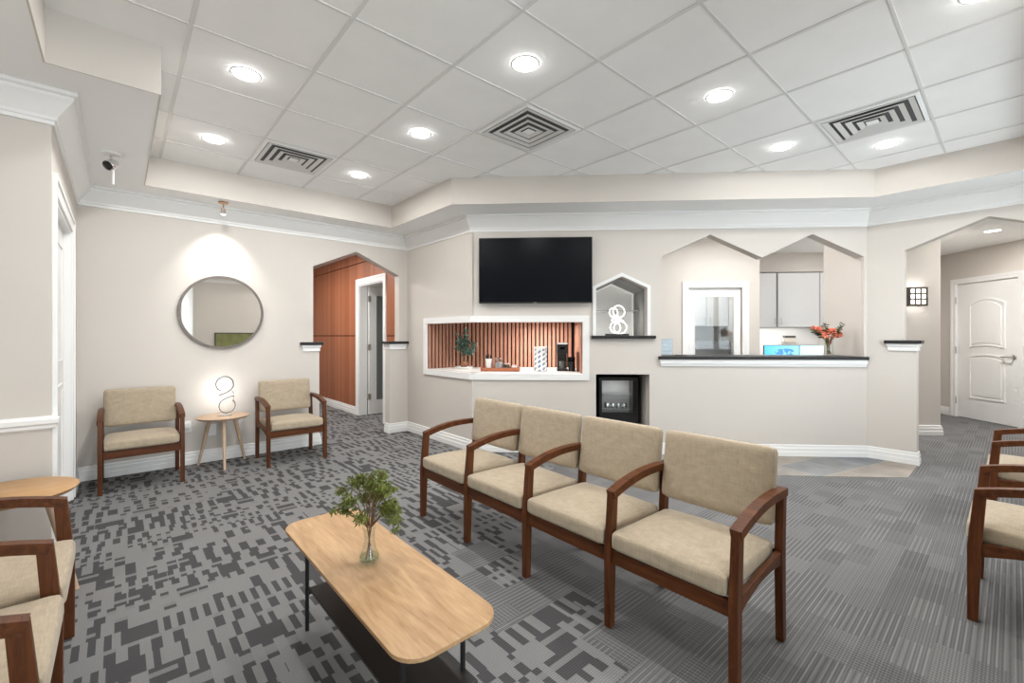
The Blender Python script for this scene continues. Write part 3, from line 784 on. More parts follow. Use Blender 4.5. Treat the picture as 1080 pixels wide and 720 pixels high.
def screen_mat(name, c1, c2, blob):
    m = mat(name, (0,0,0), rough=.2); N = NT(m); b = m.node_tree.nodes['Principled BSDF']
    tc = N.n('TexCoord'); sp = N.n('SeparateXYZ'); N.L.new(tc.outputs['Object'], sp.inputs[0])
    x, z = sp.outputs[0], sp.outputs[2]
    g = N.n('MapRange'); g.inputs['From Min'].default_value = -.3; g.inputs['From Max'].default_value = .3; N.L.new(x, g.inputs['Value'])
    c = N.mix(g.outputs[0], (*c1,1), (*c2,1))
    if blob:      # pale cloud-like swirl of the desktop picture
        nz = N.n('TexNoise'); nz.inputs['Scale'].default_value = 16; N.L.new(tc.outputs['Object'], nz.inputs['Vector'])
        dx = N.math('MULTIPLY', N.math('SUBTRACT', x, .06), 5.5); dz = N.math('MULTIPLY', N.math('SUBTRACT', z, .30), 16.)
        d = N.math('ADD', N.math('MULTIPLY', dx, dx), N.math('MULTIPLY', dz, dz))
        f = N.math('MULTIPLY', N.math('LESS_THAN', d, .8), N.math('GREATER_THAN', nz.outputs['Fac'], .47))
        c = N.mix(f, c, (.10,.30,.72,1))
    N.L.new(c, b.inputs['Emission Color']); b.inputs['Emission Strength'].default_value = 1.0
    return m
monitor(3.78, 7.18, .52, 'monitor with a bright blue desktop picture on the back desk', screen_mat('blue desktop screen', (.10,.55,.86), (.36,.78,.95), True), 0)
monitor(4.30, 7.18, .48, 'monitor with a pale cyan white screen half hidden behind the flowers', screen_mat('pale screen', (.55,.90,.96), (.80,.97,1.0), False), -.05)
# wall cabinets
def cabinet(X0, X1, hd, lb, Y=7.5, z0=1.452, z1=2.34, n=1):
    t = at((X0+X1)/2, Y, z0, 'wall_cabinet', lb, 'cabinet', 'white wall cabinets behind reception' if Y > 7.4 else 'cabinets seen through the door glass')
    W = (X1-X0)/2; H = z1-z0
    m_ = MB(); m_.box(-W,W,.021,.33,0,H); m_.obj('carcass', GREYP, t)
    for k in range(n):
        a = -W+2*W*k/n+.005; b = -W+2*W*(k+1)/n-.005
        m_ = MB(); m_.box(a,b,0,.02,.003,H-.003); d = m_.obj('door', CABW, t, bevel=.002)
        x = (b-.035) if hd[k] > 0 else (a+.035)
        q = MB(); q.tube([(x,.001,.045),(x,-.028,.055),(x,-.03,.095),(x,-.028,.135),(x,.001,.145)], .005, 8); q.obj('handle', STEEL, d, smooth=True)
cabinet(3.60-.10, 3.875, (1,), 'narrow white wall cabinet nearest the glass-panelled door')
cabinet(3.895, 4.552, (-1,1), 'wide white double-door wall cabinet above the monitors')
cabinet(4.558, 4.75, (-1,), 'white wall cabinet partly behind the reception side wall')
m_ = MB(); fbox(m_, 3.082, 3.497, 7.5, 7.83, 1.452, 2.34); tag(m_.obj('cabinet_filler', CABW), 'plain white filler panel beside the narrow wall cabinet', 'cabinet panel')
m_ = MB(); fbox(m_, 3.085, 4.745, 7.842, 7.8495, .76, 1.45); struct('wall_backsplash', m_, WHITE)
t = at(4.23, 7.838, 1.195, 'wall_dispenser', 'small beige wall dispenser with a dark top above the blue monitor', 'dispenser')
m_ = MB(); m_.box(-.10,.10,-.09,0,0,.085); m_.obj('body', mat('beige plastic', (.55,.50,.44), rough=.5), t, bevel=.006)
m_ = MB(); m_.box(-.085,.085,-.095,-.005,.0855,.115); m_.obj('lid', BLACK, t, bevel=.004)
# workroom behind the glass door
cabinet(1.62, 2.97, (1,-1,1,-1), 'white wall cabinet seen through the glass of the reception door', Y=7.16, z0=1.46, z1=2.25, n=4)
t = at(2.30, 7.17, 0, 'base_cabinet', 'grey base cabinet with a worktop seen through the reception door glass', 'cabinet')
m_ = MB(); m_.box(-.66,.66,-.26,.32,.88,.915); m_.obj('worktop', GREYP, t)
m_ = MB(); m_.box(-.65,.65,-.22,.32,.0,.88); m_.obj('body', DGREY, t)
m_ = MB(); m_.box(-.28,.28,-.10,.2,.9155,1.225); t2 = m_.obj('microwave_oven', mat('grey appliance', (.22,.22,.23), rough=.35), loc=(*F(2.68,7.17),0), rz=-pi/4, bevel=.01)
tag(t2, 'grey countertop appliance seen through the reception door glass', 'appliance')

# ------------------------------------------------------------------ wall things
# television
t = at(-.04, FY, 1.672, 'television', 'large black flat-screen television on the wall above the slatted niche', 'television')
m_ = MB(); m_.box(-.628,.628,-.085,-.045,0,.728); m_.obj('housing', BLACK, t, bevel=.004)
m_ = MB(); m_.box(-.62,.62,-.0865,-.0852,.014,.720); m_.obj('screen', SCREEN, t)
m_ = MB(); m_.box(-.018,.018,-.0875,-.0852,.003,.009); m_.obj('badge', CHROME, t)
m_ = MB(); m_.box(-.2,.2,-.045,-.0005,.2,.55); m_.obj('wall_bracket', BMETAL, t)
# round mirror
t = thing('round_mirror', 'round wall mirror with a thin dark frame above the small round table', 'mirror', (.826, VM, 1.556))
M = TR(0,-.0005,0) @ Matrix.Rotation(pi/2, 4, 'X')
m_ = MB(); m_.lathe([(.36,0),(.3855,0),(.3855,.023),(.382,.023),(.381,.0215),(.36,.0215)], 72, M=M, ring=True); m_.obj('frame', BRONZE, t, smooth=True)
m_ = MB(); m_.lathe([(0,0.001),(.380,.001),(.380,.021),(0,.021)], 72, M=M); m_.obj('mirror_glass', MIRROR, t)
# landscape canvas on the back wall (seen in the mirror)
t = thing('framed_picture', 'green landscape picture on the far wall, seen only in the round mirror', 'picture', (1.97, VB, .74), pi)
m_ = MB(); m_.loops([[(-.38,0),(.38,0),(.38,.64),(-.38,.64)],[(-.36,.02),(.36,.02),(.36,.62),(-.36,.62)]], lambda a,b,t_:(a,-t_,b), .001, .03); m_.obj('frame', DGREY, t)
def paint_mat():
    m = mat('painted meadow', (.2,.3,.1), rough=.7); N = NT(m); b = m.node_tree.nodes['Principled BSDF']
    tc = N.n('TexCoord'); nz = N.n('TexNoise'); nz.inputs['Scale'].default_value = 7; nz.inputs['Detail'].default_value = 6; N.L.new(tc.outputs['Object'], nz.inputs['Vector'])
    N.L.new(N.mix(nz.outputs['Fac'], (.07,.10,.035,1), (.30,.30,.12,1)), b.inputs['Base Color']); return m
m_ = MB(); m_.box(-.36,.36,-.02,-.001,.02,.62); m_.obj('canvas', paint_mat(), t)
# outlets
def outlet(loc, lb, plug):
    t = thing('wall_outlet', lb, 'outlet', loc)
    m_ = MB(); m_.box(-.037,.037,-.006,-.0003,-.058,.058); m_.obj('cover_plate', PLASTIC, t, bevel=.002)
    for z in (-.02,.02):
        m_ = MB(); m_.box(-.017,.017,-.0075,-.006,z-.014,z+.014); m_.obj('socket', CERAMIC, t)
    if plug:
        m_ = MB(); m_.box(-.03,.03,-.045,-.0076,-.005,.042); m_.obj('plug_adapter', PLASTIC, t, bevel=.004)
outlet((.520,VM,.385), 'white wall outlet with a plug adapter between the wide chair and the round table', True)
outlet((.735,VM,.325), 'white wall outlet behind the legs of the pale round table', False)
# sconce
t = at(4.955, 6.2, 1.69, 'wall_sconce', 'square wall sconce with a grid of nine lit panes beyond the right opening', 'wall lamp')
m_ = MB(); m_.box(-.115,.115,-.02,-.0005,.02,.25); m_.obj('back_plate', BRONZE, t)
m_ = MB(); m_.box(-.098,.098,-.072,-.0205,.036,.234); m_.obj('lit_panes', SCONCE, t)
m_ = MB(); a = .118
o_ = [(-a,.012),(a,.012),(a,.258),(-a,.258)]
hs = []
for i in range(3):
    for j in range(3):
        x = -.069+.069*i; z = .135-.072+.072*j
        hs.append([(x-.023,z-.025),(x+.023,z-.025),(x+.023,z+.025),(x-.023,z+.025)])
m_.loops([o_]+hs, lambda p,q,t_:(p,-t_,q), .074, .084); m_.obj('grid_frame', BRONZE, t)
for x0 in (-.118,.110):
    m_ = MB(); m_.box(x0,x0+.008,-.0738,-.0203,.012,.258); m_.obj('side_plate', BRONZE, t)

# ------------------------------------------------------------------ ceiling fittings
def add_area(name, loc, size, power, col=(1,.975,.94), spread=pi, rot=(0,0,0), shape='DISK', sy=None):
    l = bpy.data.lights.new(name, 'AREA'); l.shape = shape; l.size = size; l.energy = power; l.color = col; l.spread = spread
    if sy: l.size_y = sy
    o = bpy.data.objects.new(name, l); COL.objects.link(o); o.location = loc; o.rotation_euler = rot
    return o
proto = thing('ceiling_downlight', 'x', 'ceiling light', (0,0,ZC))
m_ = MB(); m_.lathe([(.074,-.0055),(.076,-.010),(.082,-.0095),(.088,-.0058),(.088,-.0055)], 40, ring=True); m_.obj('trim_ring', WHITE, proto, smooth=True)
m_ = MB(); m_.lathe([(0,-.0125),(.040,-.012),(.066,-.0105),(.0735,-.0085),(.0735,-.0062),(0,-.006)], 40); m_.obj('lens', LENS, proto, smooth=True)
def cell(i, j): return (.284+.61*(i+.5), 1.0077+.61*(j+.5))
DL = [(0,3,'round recessed downlight in the tray, nearest the left soffit step'),
      (2,1,'round recessed downlight nearest the camera, straight above the row of seats'),
      (4,0,'round recessed downlight right of centre between the middle and right vents'),
      (0,5,'round recessed downlight beside the left vent, nearest the mirror wall corner'),
      (2,3,'round recessed downlight between the left vent and the middle vent'),
      (2,5,'round recessed downlight farthest away, above the arched hallway opening'),
      (6,0,'round recessed downlight on the television-wall side of the right vent'),
      (7,-1,'round recessed downlight beside the right vent, nearest the right soffit'),]
HID = [(0,1),(2,-1),(4,-2)]
G_DL = 'recessed downlights in the tiled ceiling'
first = True
for i, j, lb in DL:
    x, y = cell(i,j)
    if first: proto.location = (x,y,ZC); proto['label'] = lb; proto['group'] = G_DL; first = False
    else: dup(proto, (x,y,ZC), 0, lb, G_DL)
for i, j in HID:
    x, y = cell(i,j)
    dup(proto, (x,y,ZC), 0, 'round recessed downlight overhead, just outside the picture', G_DL)
dup(proto, (8.41,.175,ZS+.0055), 0, 'round recessed downlight in the right hallway ceiling before the white door', 'recessed downlights in the hallways')
add_area('hall_boost', (1.9,7.3,ZS-.013), .12, 13)  # extra unseen light added to brighten the cherry panelling
add_area('hall_boost', (8.41,.175,ZS-.013), .12, 26)  # extra light added below the visible right hall downlight
dup(proto, (7.1,-.5,ZS+.0055), 0, 'round recessed downlight in the right hallway, outside the picture', 'recessed downlights in the hallways')
for x, y in ((1.9,7.3),(1.95,6.3),(1.95,8.4),(4.0,7.6)):
    dup(proto, (x,y,ZS+.0055), 0, 'round recessed downlight in the left hallway, hidden behind the wall', 'recessed downlights in the hallways')
for X, Y in ((2.35,5.62),(3.02,5.5),(4.45,6.6),(2.2,6.85)):
    dup(proto, (*F(X,Y),ZS+.0055), 0, 'round recessed downlight behind the reception counter, hidden by the header', 'recessed downlights behind reception')
add_area('under_cabinet_lamp', (*F(3.9,7.68),1.447), .9, 5, rot=(0,0,-pi/4), shape='RECTANGLE', sy=.04)
add_area('refrigerator_lamp', (*F(.935,5.44),.785), .25, 1.2, rot=(0,0,-pi/4), shape='RECTANGLE', sy=.05)
add_area('niche_fill', (*F(.05,5.55),NZ1-.005), 0.5, 10, rot=(0,0,-pi/4), shape='RECTANGLE', sy=.05)  # fill light with no fitting, added to brighten the slats and counter

LOUV = mat('grey white vent enamel', (.66,.66,.65), rough=.5)
def vent(i, j, lb, src=None):
    c = cell(i,j)
    if src: return dup(src, (*c,ZC), 0, lb)
    t = thing('ceiling_vent', lb, 'vent', (*c,ZC), 0, 'square diffuser vents in the tiled ceiling')
    m_ = MB(); H = .292
    q = MB(); q.box(-H+.02,H-.02,-H+.02,H-.02,-.0038,-.0012); q.obj('duct_backing', mat('dark duct', (.11,.11,.11), rough=.9), t)
    def frus(mb, h0, z0, h1, z1, th=.003):
        A = [(-h0,-h0,z0),(h0,-h0,z0),(h0,h0,z0),(-h0,h0,z0)]; B = [(-h1,-h1,z1),(h1,-h1,z1),(h1,h1,z1),(-h1,h1,z1)]
        A2 = [(x,y,z-th) for x,y,z in A]; B2 = [(x,y,z-th) for x,y,z in B]
        vs = A+B+A2+B2; fs = []
        for k in range(4):
            l = (k+1)%4
            fs += [(k,l,4+l,4+k),(8+k,12+k,12+l,8+l),(k,8+k,8+l,l),(4+k,4+l,12+l,12+k)]
        mb.add(vs, fs)
    frus(m_, H, -.006, H-.024, -.012); m_.obj('frame', SOFF, t)
    for h0, h1, z0, z1 in ((.262,.228,-.007,-.015),(.202,.168,-.007,-.015),(.142,.108,-.007,-.015),(.082,.048,-.007,-.015)):
        q = MB(); frus(q, h0, z1, h1, z0); q.obj('louver', LOUV, t)
    q = MB(); q.box(-.036,.036,-.036,.036,-.016,-.012); q.box(-.006,.006,-.006,.006,-.0125,-.0052); q.obj('center_plate', SOFF, t)
    return t
v1 = vent(3,2,'square white ceiling vent straight above the television, middle of the three vents')
vent(1,5,'square white ceiling vent nearest the mirror wall', v1)
vent(6,-1,'square white ceiling vent farthest right, near the right soffit', v1)

# adjustable spotlights under the soffit
def spot(u, v, lb, style):
    t = thing('ceiling_spotlight', lb, 'spotlight', (u,v,ZS))
    if style == 0:
        m_ = MB(); m_.lathe([(.045,-.0005),(.045,-.012),(.012,-.018),(.010,-.018)], 24); m_.obj('canopy', COPPER, t, smooth=True)
        m_ = MB(); m_.tube([(0,0,-.015),(0,0,-.05)], .006); m_.tube([(0,0,-.05),(-.016,0,-.07),(-.020,0,-.11)], .004); m_.tube([(0,0,-.05),(.016,0,-.07),(.020,0,-.11)], .004); m_.obj('bracket', COPPER, t)
        m_ = MB(); m_.lathe([(.0,-.060),(.012,-.062),(.015,-.085),(.024,-.115),(.024,-.122),(0,-.122)], 20); m_.obj('lamp_head', STEEL, t, smooth=True)
        m_ = MB(); m_.lathe([(0,-.130),(.014,-.128),(.022,-.1225),(0,-.1222)], 20); m_.obj('bulb', BULB, t, smooth=True)
    else:
        m_ = MB(); m_.lathe([(.055,-.0005),(.055,-.014),(.014,-.02),(.012,-.02)], 24); m_.obj('canopy', PLASTIC, t, smooth=True)
        m_ = MB(); m_.tube([(0,0,-.015),(0,0,-.075)], .008); m_.obj('stem', STEEL, t)
        M = TR(0,0,-.085) @ Matrix.Rotation(radians(-58), 4, Vector((.75,-.66,0)))
        m_ = MB(); m_.lathe([(0,.055),(.020,.05),(.034,.02),(.038,-.03),(.034,-.034),(.030,-.02),(0,-.018)], 24, M=M); m_.obj('lamp_head', STEEL, t, smooth=True)
        m_ = MB(); m_.lathe([(0,-.0175),(.029,-.0195),(.029,-.022),(0,-.024)], 20, M=M); m_.obj('lens', BLACK, t, smooth=True)
        m_ = MB(); m_.tube([(.012,.0,-.12),(.012,.0,-.23)], .007); m_.tube([(.012,0,-.12),(.004,0,-.10)], .006); m_.obj('tilt_rod', PLASTIC, t)
spot(.795, 5.30, 'copper-stemmed ceiling spotlight shining onto the wall above the round mirror', 0)
spot(-.04, 4.42, 'white and chrome ceiling spotlight on the left soffit', 1)
def add_spot(loc, target, power, ang, blend=.8, r=.02, col=(1,.97,.93)):
    l = bpy.data.lights.new('spot_lamp', 'SPOT'); l.energy = power; l.spot_size = radians(ang); l.spot_blend = blend; l.shadow_soft_size = r; l.color = col
    o = bpy.data.objects.new('spot_lamp', l); COL.objects.link(o); o.location = loc
    o.rotation_euler = (Vector(target)-Vector(loc)).to_track_quat('-Z','Y').to_euler()
add_spot((.795,5.27,ZS-.135), (.80,5.57,1.9), 26, 84, 1.0)

# ------------------------------------------------------------------ seating
PITCH = .546
def seat_frame(t, N, pitch=PITCH):
    """arm frames, rails, seats and backrests; front edge at y=0 facing -y"""
    xs = [(k-N/2)*pitch for k in range(N+1)]
    tw = .016
    for x in xs:
        e = lambda a,b,s:(x+s, a, b)
        m = MB(); m.loops([[(-.017,0),(.019,0),(.030,.34),(.047,.600),(.020,.612),(.006,.604),(-.018,.34)]], e, -tw, tw); m.obj('leg', WALNUT, t, bevel=.003)
        m = MB(); m.loops([[(.462,0),(.496,0),(.492,.36),(.508,.655),(.470,.655),(.446,.36)]], e, -tw, tw); m.obj('leg', WALNUT, t, bevel=.003)
        top, bot = [], []
        for i in range(13):
            s = i/12; y = .006+s*.500; z = .607+.046*s+.030*sin(pi*s)**1.0*(1-.35*s)
            top.append((y, z)); bot.append((y+.012*(1-s), z-.034))
        m = MB(); m.loops([top+bot[::-1]], e, -.021, .021); m.obj('armrest', WALNUTH, t, bevel=.004)
        lo, hi = [], []
        for i in range(9):
            s = i/8; y = .024+s*.432; hi.append((y, .364+.03*s)); lo.append((y, .300+.035*s+.028*sin(pi*s)))
        m = MB(); m.loops([hi+lo[::-1]], e, -.012, .012); m.obj('side_rail', WALNUTH, t, bevel=.003)
    for k in range(N):
        a, b = xs[k]+tw+.0005, xs[k+1]-tw-.0005; c = (a+b)/2; W = b-a
        m = MB(); m.box(a,b,-.004,.020,.288,.351); m.obj('front_rail', WALNUTH, t, bevel=.003)
        m = MB(); m.box(a,b,.462,.484,.345,.39); m.obj('rear_rail', WALNUTH, t, bevel=.003)
        def shp(p, q):
            if p.z > 0: p = p + Vector((0,0,.030*max(0,1-q.x**2)*max(0,1-q.y**2)))
            return p
        m = MB(); m.rbox(W-.004,.49,.088,.026,8, TR(c,.222,.392) @ Matrix.Rotation(radians(-1.5),4,'X'), shp); m.obj('seat', FABRIC, t, smooth=True)
        def shb(p, q):
            return p + Vector((0, -.012*(1-q.x**2)*(1 if p.y < 0 else 0) + .014*q.x**2*0, 0))
        m = MB(); m.rbox(pitch-.026,.058,.335,.024,8, TR(c,.462,.658) @ Matrix.Rotation(radians(-8),4,'X'), shb); m.obj('backrest', FABRIC, t, smooth=True)
        m = MB(); m.box(a,b,.474,.494,.545,.585); m.obj('back_rail', WALNUTH, t, bevel=.003)
    return t
t = thing('tandem_seating', 'row of four joined tan chairs with walnut frames in the middle of the room', 'bench seating', (1.66, (2.85+.665)/2, 0), -pi/2)
seat_frame(t, 4)
t = thing('tandem_seating', 'row of joined tan chairs cut off by the left edge beside the oak table', 'bench seating', (-.16, 2.725-PITCH*1.5, 0), pi/2)
seat_frame(t, 3)
ch = thing('guest_chair', 'wide tan chair with walnut arms left of the mirror, against the mirror wall', 'chair', (.160, 4.955, 0), 0, 'single guest chairs')
seat_frame(ch, 1, .545)
dup(ch, (1.388, 4.90, 0), 0, 'tan chair with walnut arms between the small round table and the hallway opening')
dup(ch, (3.225, .125, 0), pi, 'tan walnut-armed chair nearest the camera at the right edge of the picture')
dup(ch, (4.62, .10, 0), pi, 'tan walnut-armed chair farther back at the right edge, toward the white door')

# ------------------------------------------------------------------ tables
t = thing('coffee_table', 'long oak-topped coffee table with black rod legs and a dark lower shelf', 'coffee table', (.724, 1.625, 0))
def rrect(w, d, r, n=8, bow=0):
    L = []
    for cx, cy, a0 in ((w/2-r,d/2-r,0),(-w/2+r,d/2-r,90),(-w/2+r,-d/2+r,180),(w/2-r,-d/2+r,270)):
        for i in range(n+1):
            a = radians(a0+90*i/n); L.append((cx+r*cos(a), cy+r*sin(a)))
    return L
m_ = MB(); m_.loops([rrect(.342,1.165,.085)], lambda a,b,q:(a,b,q), .437, .45); m_.obj('tabletop', OAK, t, bevel=.002)
for x, y in ((-.095,.46),(.12,.46),(-.095,-.43),(.12,-.43)):
    m_ = MB(); m_.tube([(x,y,0),(x,y,.437)], .0085, 12); m_.obj('leg', BMETAL, t, smooth=True)
m_ = MB(); m_.box(-.105,.13,-.50,.40,.205,.220); m_.obj('lower_shelf', SHELFM, t, bevel=.003)
for y in (.39,-.44):
    m_ = MB(); m_.tube([(-.11,y,.20),(.135,y,.20)], .006, 8); m_.tube([(-.095,y,.20),(-.095,.46 if y>0 else -.43,.20)], .005, 8); m_.tube([(.12,y,.20),(.12,.46 if y>0 else -.43,.20)], .005, 8); m_.obj('cross_bar', BMETAL, t)

def round_table(loc, z, r, ang, name, label, top, legm, foot=.245):
    t = thing(name, label, 'side table', loc)
    m_ = MB(); m_.lathe([(0,z-.022),(r-.016,z-.022),(r-.002,z-.008),(r,z-.003),(r-.003,z),(0,z)], 56); m_.obj('tabletop', top, t, smooth=True)
    for k in range(3):
        a = radians(ang+120*k); c = Vector((cos(a), sin(a), 0))
        p0 = c*foot; p1 = c*(r*.52)+Vector((0,0,z-.022))
        m_ = MB(); m_.tube([p0, p0.lerp(p1,.5), p1], [.011,.016,.020], 14); m_.obj('leg', legm, t, smooth=True)
    m_ = MB(); m_.lathe([(0,z-.034),(r*.6,z-.034),(r*.6,z-.0222),(0,z-.0222)], 32); m_.obj('mounting_plate', legm, t)
    return t
round_table((.795,5.325,0), .50, .232, 265, 'round_side_table', 'small pale round table on three splayed legs under the mirror', BIRCH, BIRCH, .235)
round_table((-.405,3.235,0), .55, .255, -5, 'round_side_table', 'golden oak round table beside the near left wall, partly behind the joined chairs', OAKL, BIRCH, .245)

# glass vase with greenery on the coffee table
t = thing('plant_vase', 'small clear glass vase with feathery green sprigs on the coffee table', 'vase', (.717,1.63,.4503))
m_ = MB(); m_.lathe([(0,0),(.030,0),(.038,.008),(.037,.022),(.026,.050),(.019,.085),(.021,.120),(.026,.132),(.024,.132),(.019,.120),(.017,.085),(.023,.051),(.034,.022),(.034,.009),(0,.006)], 32); m_.obj('glass_bottle', GLASS, t, smooth=True)
m_ = MB(); m_.lathe([(0,.0065),(.033,.0095),(.0335,.020),(.031,.026),(0,.026)], 28); m_.obj('water', glass_mat('vase water', (.88,.93,.84), .2), t, smooth=True)
rnd = random.Random(11); st = MB(); lf = MB()
tips = []
for k in range(21):
    a = rnd.uniform(0,2*pi) if k > 3 else (-1.0+.3*k); r = rnd.uniform(.04,.125); h = rnd.uniform(.215,.325)-.75*max(0,r-.06)
    if k < 4: r = .11; h = .115+.02*k             # drooping sprigs
    tips.append((a,r,h))
for n_, (a,r,h) in enumerate(tips):
    tip = Vector((r*cos(a), r*sin(a), h)); base_ = Vector((-.012*cos(a), -.012*sin(a), .012)); neck = Vector((.008*cos(a), .008*sin(a), .13)); mid = Vector((r*.35*cos(a), r*.35*sin(a), max(h,.20)*.82))
    P = [base_, neck, mid]
    for i in range(1,5):
        s = i/4; P.append(mid*(1-s)**2 + (Vector((r*.85*cos(a), r*.85*sin(a), max(h,.20)+.035)))*2*s*(1-s) + tip*s*s)
    if n_ % 6 == 0: st.tube(P[:3], [.0022]*3, 6)
    st.tube(P[1:], [.0018]*(len(P)-1), 5)
    for i in range(46):
        s = rnd.uniform(.15,1); k = 2+s*4*.999; k0 = int(k); pp = P[k0].lerp(P[min(k0+1,len(P)-1)], k-k0)
        dirv = (P[min(k0+1,len(P)-1)]-P[k0]).normalized()
        sd = Vector((rnd.gauss(0,1), rnd.gauss(0,1), rnd.gauss(0,.7))).normalized()
        q = pp+sd*.018
        st.tube([pp, q], [.0008,.0006], 3)
        for g_ in range(4):
            dd = dirv*.5+sd+Vector((rnd.gauss(0,.7),rnd.gauss(0,.7),rnd.gauss(0,.6)))
            leafmesh(lf, pp.lerp(q, rnd.uniform(.2,1)), dd, (rnd.gauss(0,.5),rnd.gauss(0,.5),1), rnd.uniform(.011,.021), .0060)
st.obj('stems', STEM, t); lf.obj('leaves', LEAF, t)

# looped LED lamps
def smooth_path(P, n=10, closed=False):
    P = [Vector(p) for p in P]; out = []
    m = len(P)
    for i in range(m if closed else m-1):
        p0 = P[(i-1)%m] if closed or i > 0 else P[i]; p1 = P[i]; p2 = P[(i+1)%m]; p3 = P[(i+2)%m] if closed or i+2 < m else P[min(i+1,m-1)]
        for k in range(n):
            s = k/n
            out.append(.5*((2*p1)+(p2-p0)*s+(2*p0-5*p1+4*p2-p3)*s*s+(3*p1-p0-3*p2+p3)*s**3))
    if not closed: out.append(P[-1])
    return out
def ribbon(mb, path, w, th, off=0):
    """flat band: width along local y (viewer direction), thickness radially"""
    n = len(path); vs = []; fs = []
    for i, p in enumerate(path):
        t_ = (path[min(i+1,n-1)]-path[max(i-1,0)]).normalized(); y = Vector((0,1,0)); r = t_.cross(y).normalized(); yy = r.cross(t_).normalized()
        c = p + r*off
        vs += [c-yy*w/2-r*th/2, c+yy*w/2-r*th/2, c+yy*w/2+r*th/2, c-yy*w/2+r*th/2]
    for i in range(n-1):
        for k in range(4):
            l = (k+1)%4; fs.append((i*4+k,i*4+l,i*4+4+l,i*4+4+k))
    fs += [(0,1,2,3),(n*4-4,n*4-1,n*4-2,n*4-3)]
    mb.add(vs, fs)
t = thing('led_spiral_lamp', 'white glowing looped LED lamp on the pale round table under the mirror', 'lamp', (.815,5.33,.5003), .1)
m_ = MB(); m_.lathe([(0,0),(.062,0),(.062,.006),(.058,.009),(0,.009)], 32); m_.obj('base', CHROME, t, smooth=True)
def arc(cx, cz, r, a0, a1, n, y0=0, y1=0):
    return [(cx+r*cos(radians(a0+(a1-a0)*i/n)), y0+(y1-y0)*i/n, cz+r*sin(radians(a0+(a1-a0)*i/n))) for i in range(n+1)]
path = [(-.03,0,.009)] + arc(.018,.093,.075,235,-200,16,0,.02)[0:0]
lower = arc(.018,.090,.078,225,-120,16,-.03,.03)            # lower loop, clockwise
lower = [(-.02,0,.010),(-.05,-.01,.035)] + arc(.015,.098,.078,190,-95,12,-.02,.02)
P1 = [(.075,.0,.192),(.035,-.005,.185)] + arc(.018,.098,.075,125,400,14,-.01,.02)
P2 = [(-.055,.01,.205),(-.01,.005,.222),(.035,0,.245),(.068,-.005,.285)] + arc(-.005,.320,.075,-5,250,12,-.01,.015)
for P in (P1, P2):
    pa = smooth_path(P, 6)
    m_ = MB(); ribbon(m_, [p+Vector((0,.005,0)) for p in pa], .012, .007, -.001); m_.obj('led_strip', LED, t)
    m_ = MB(); ribbon(m_, [p-Vector((0,.004,0)) for p in pa], .0055, .0105, 0); m_.obj('metal_band', BANDM, t)
m_ = MB(); m_.tube([(.018,.0,.008),(.018,.004,.024)], .006); m_.obj('support_rod', STEEL, t)
m_ = MB(); m_.tube(smooth_path([(.072,.02,.13),(.085,.02,.20),(.06,.01,.25)],6), .004); m_.obj('support_rod', STEEL, t)

add_area('table_lamp_glow', (.80,5.40,.73), 0.14, .42, (1,.97,.93), rot=(pi/2,0,0))
t = at(.905, 5.22, 1.3118, 'led_knot_lamp', 'white glowing lamp of intertwined LED rings in the house-shaped wall niche', 'lamp')
m_ = MB(); m_.box(-.13,.13,-.05,.05,0,.022); m_.obj('base', BLACK, t, bevel=.003)
def ring(cx, cz, r, tilt, y=0, a0=0, a1=360):
    n = 36; out = []
    for i in range(n+1 if a1-a0 < 360 else n):
        a = radians(a0+(a1-a0)*i/n); out.append(Vector((cx+r*cos(a), y+r*sin(a+.6)*tilt, cz+r*sin(a))))
    return out
rings = [(-.040,.270,.050,.35,-.01),(.022,.280,.070,.45,.0),(-.018,.095,.062,.4,.0),(.040,.092,.070,-.4,.01)]
for cx,cz,r,tl_,y in rings:
    m_ = MB(); m_.tube(ring(cx,cz,r,tl_,y), .0045, 8, closed=True); m_.obj('led_ring', NEON, t, smooth=True)
for P in ([(-.07,0,.225),(-.03,.02,.205),(.02,.0,.195),(.075,-.02,.165)],[(.075,-.02,.165),(.03,0,.172),(-.04,.02,.168),(-.055,.01,.185),(-.02,0,.215),(.02,-.01,.225)],[(.0,0,.165),(.03,.02,.20),(.0,.02,.225)]):
    m_ = MB(); m_.tube(smooth_path(P,8), .0045, 8); m_.obj('led_strand', NEON, t, smooth=True)
add_area('led_glow', (*F(.905,5.13),1.48), 0.12, 6, (1,.97,.93), rot=(pi/2,0,-pi/4))

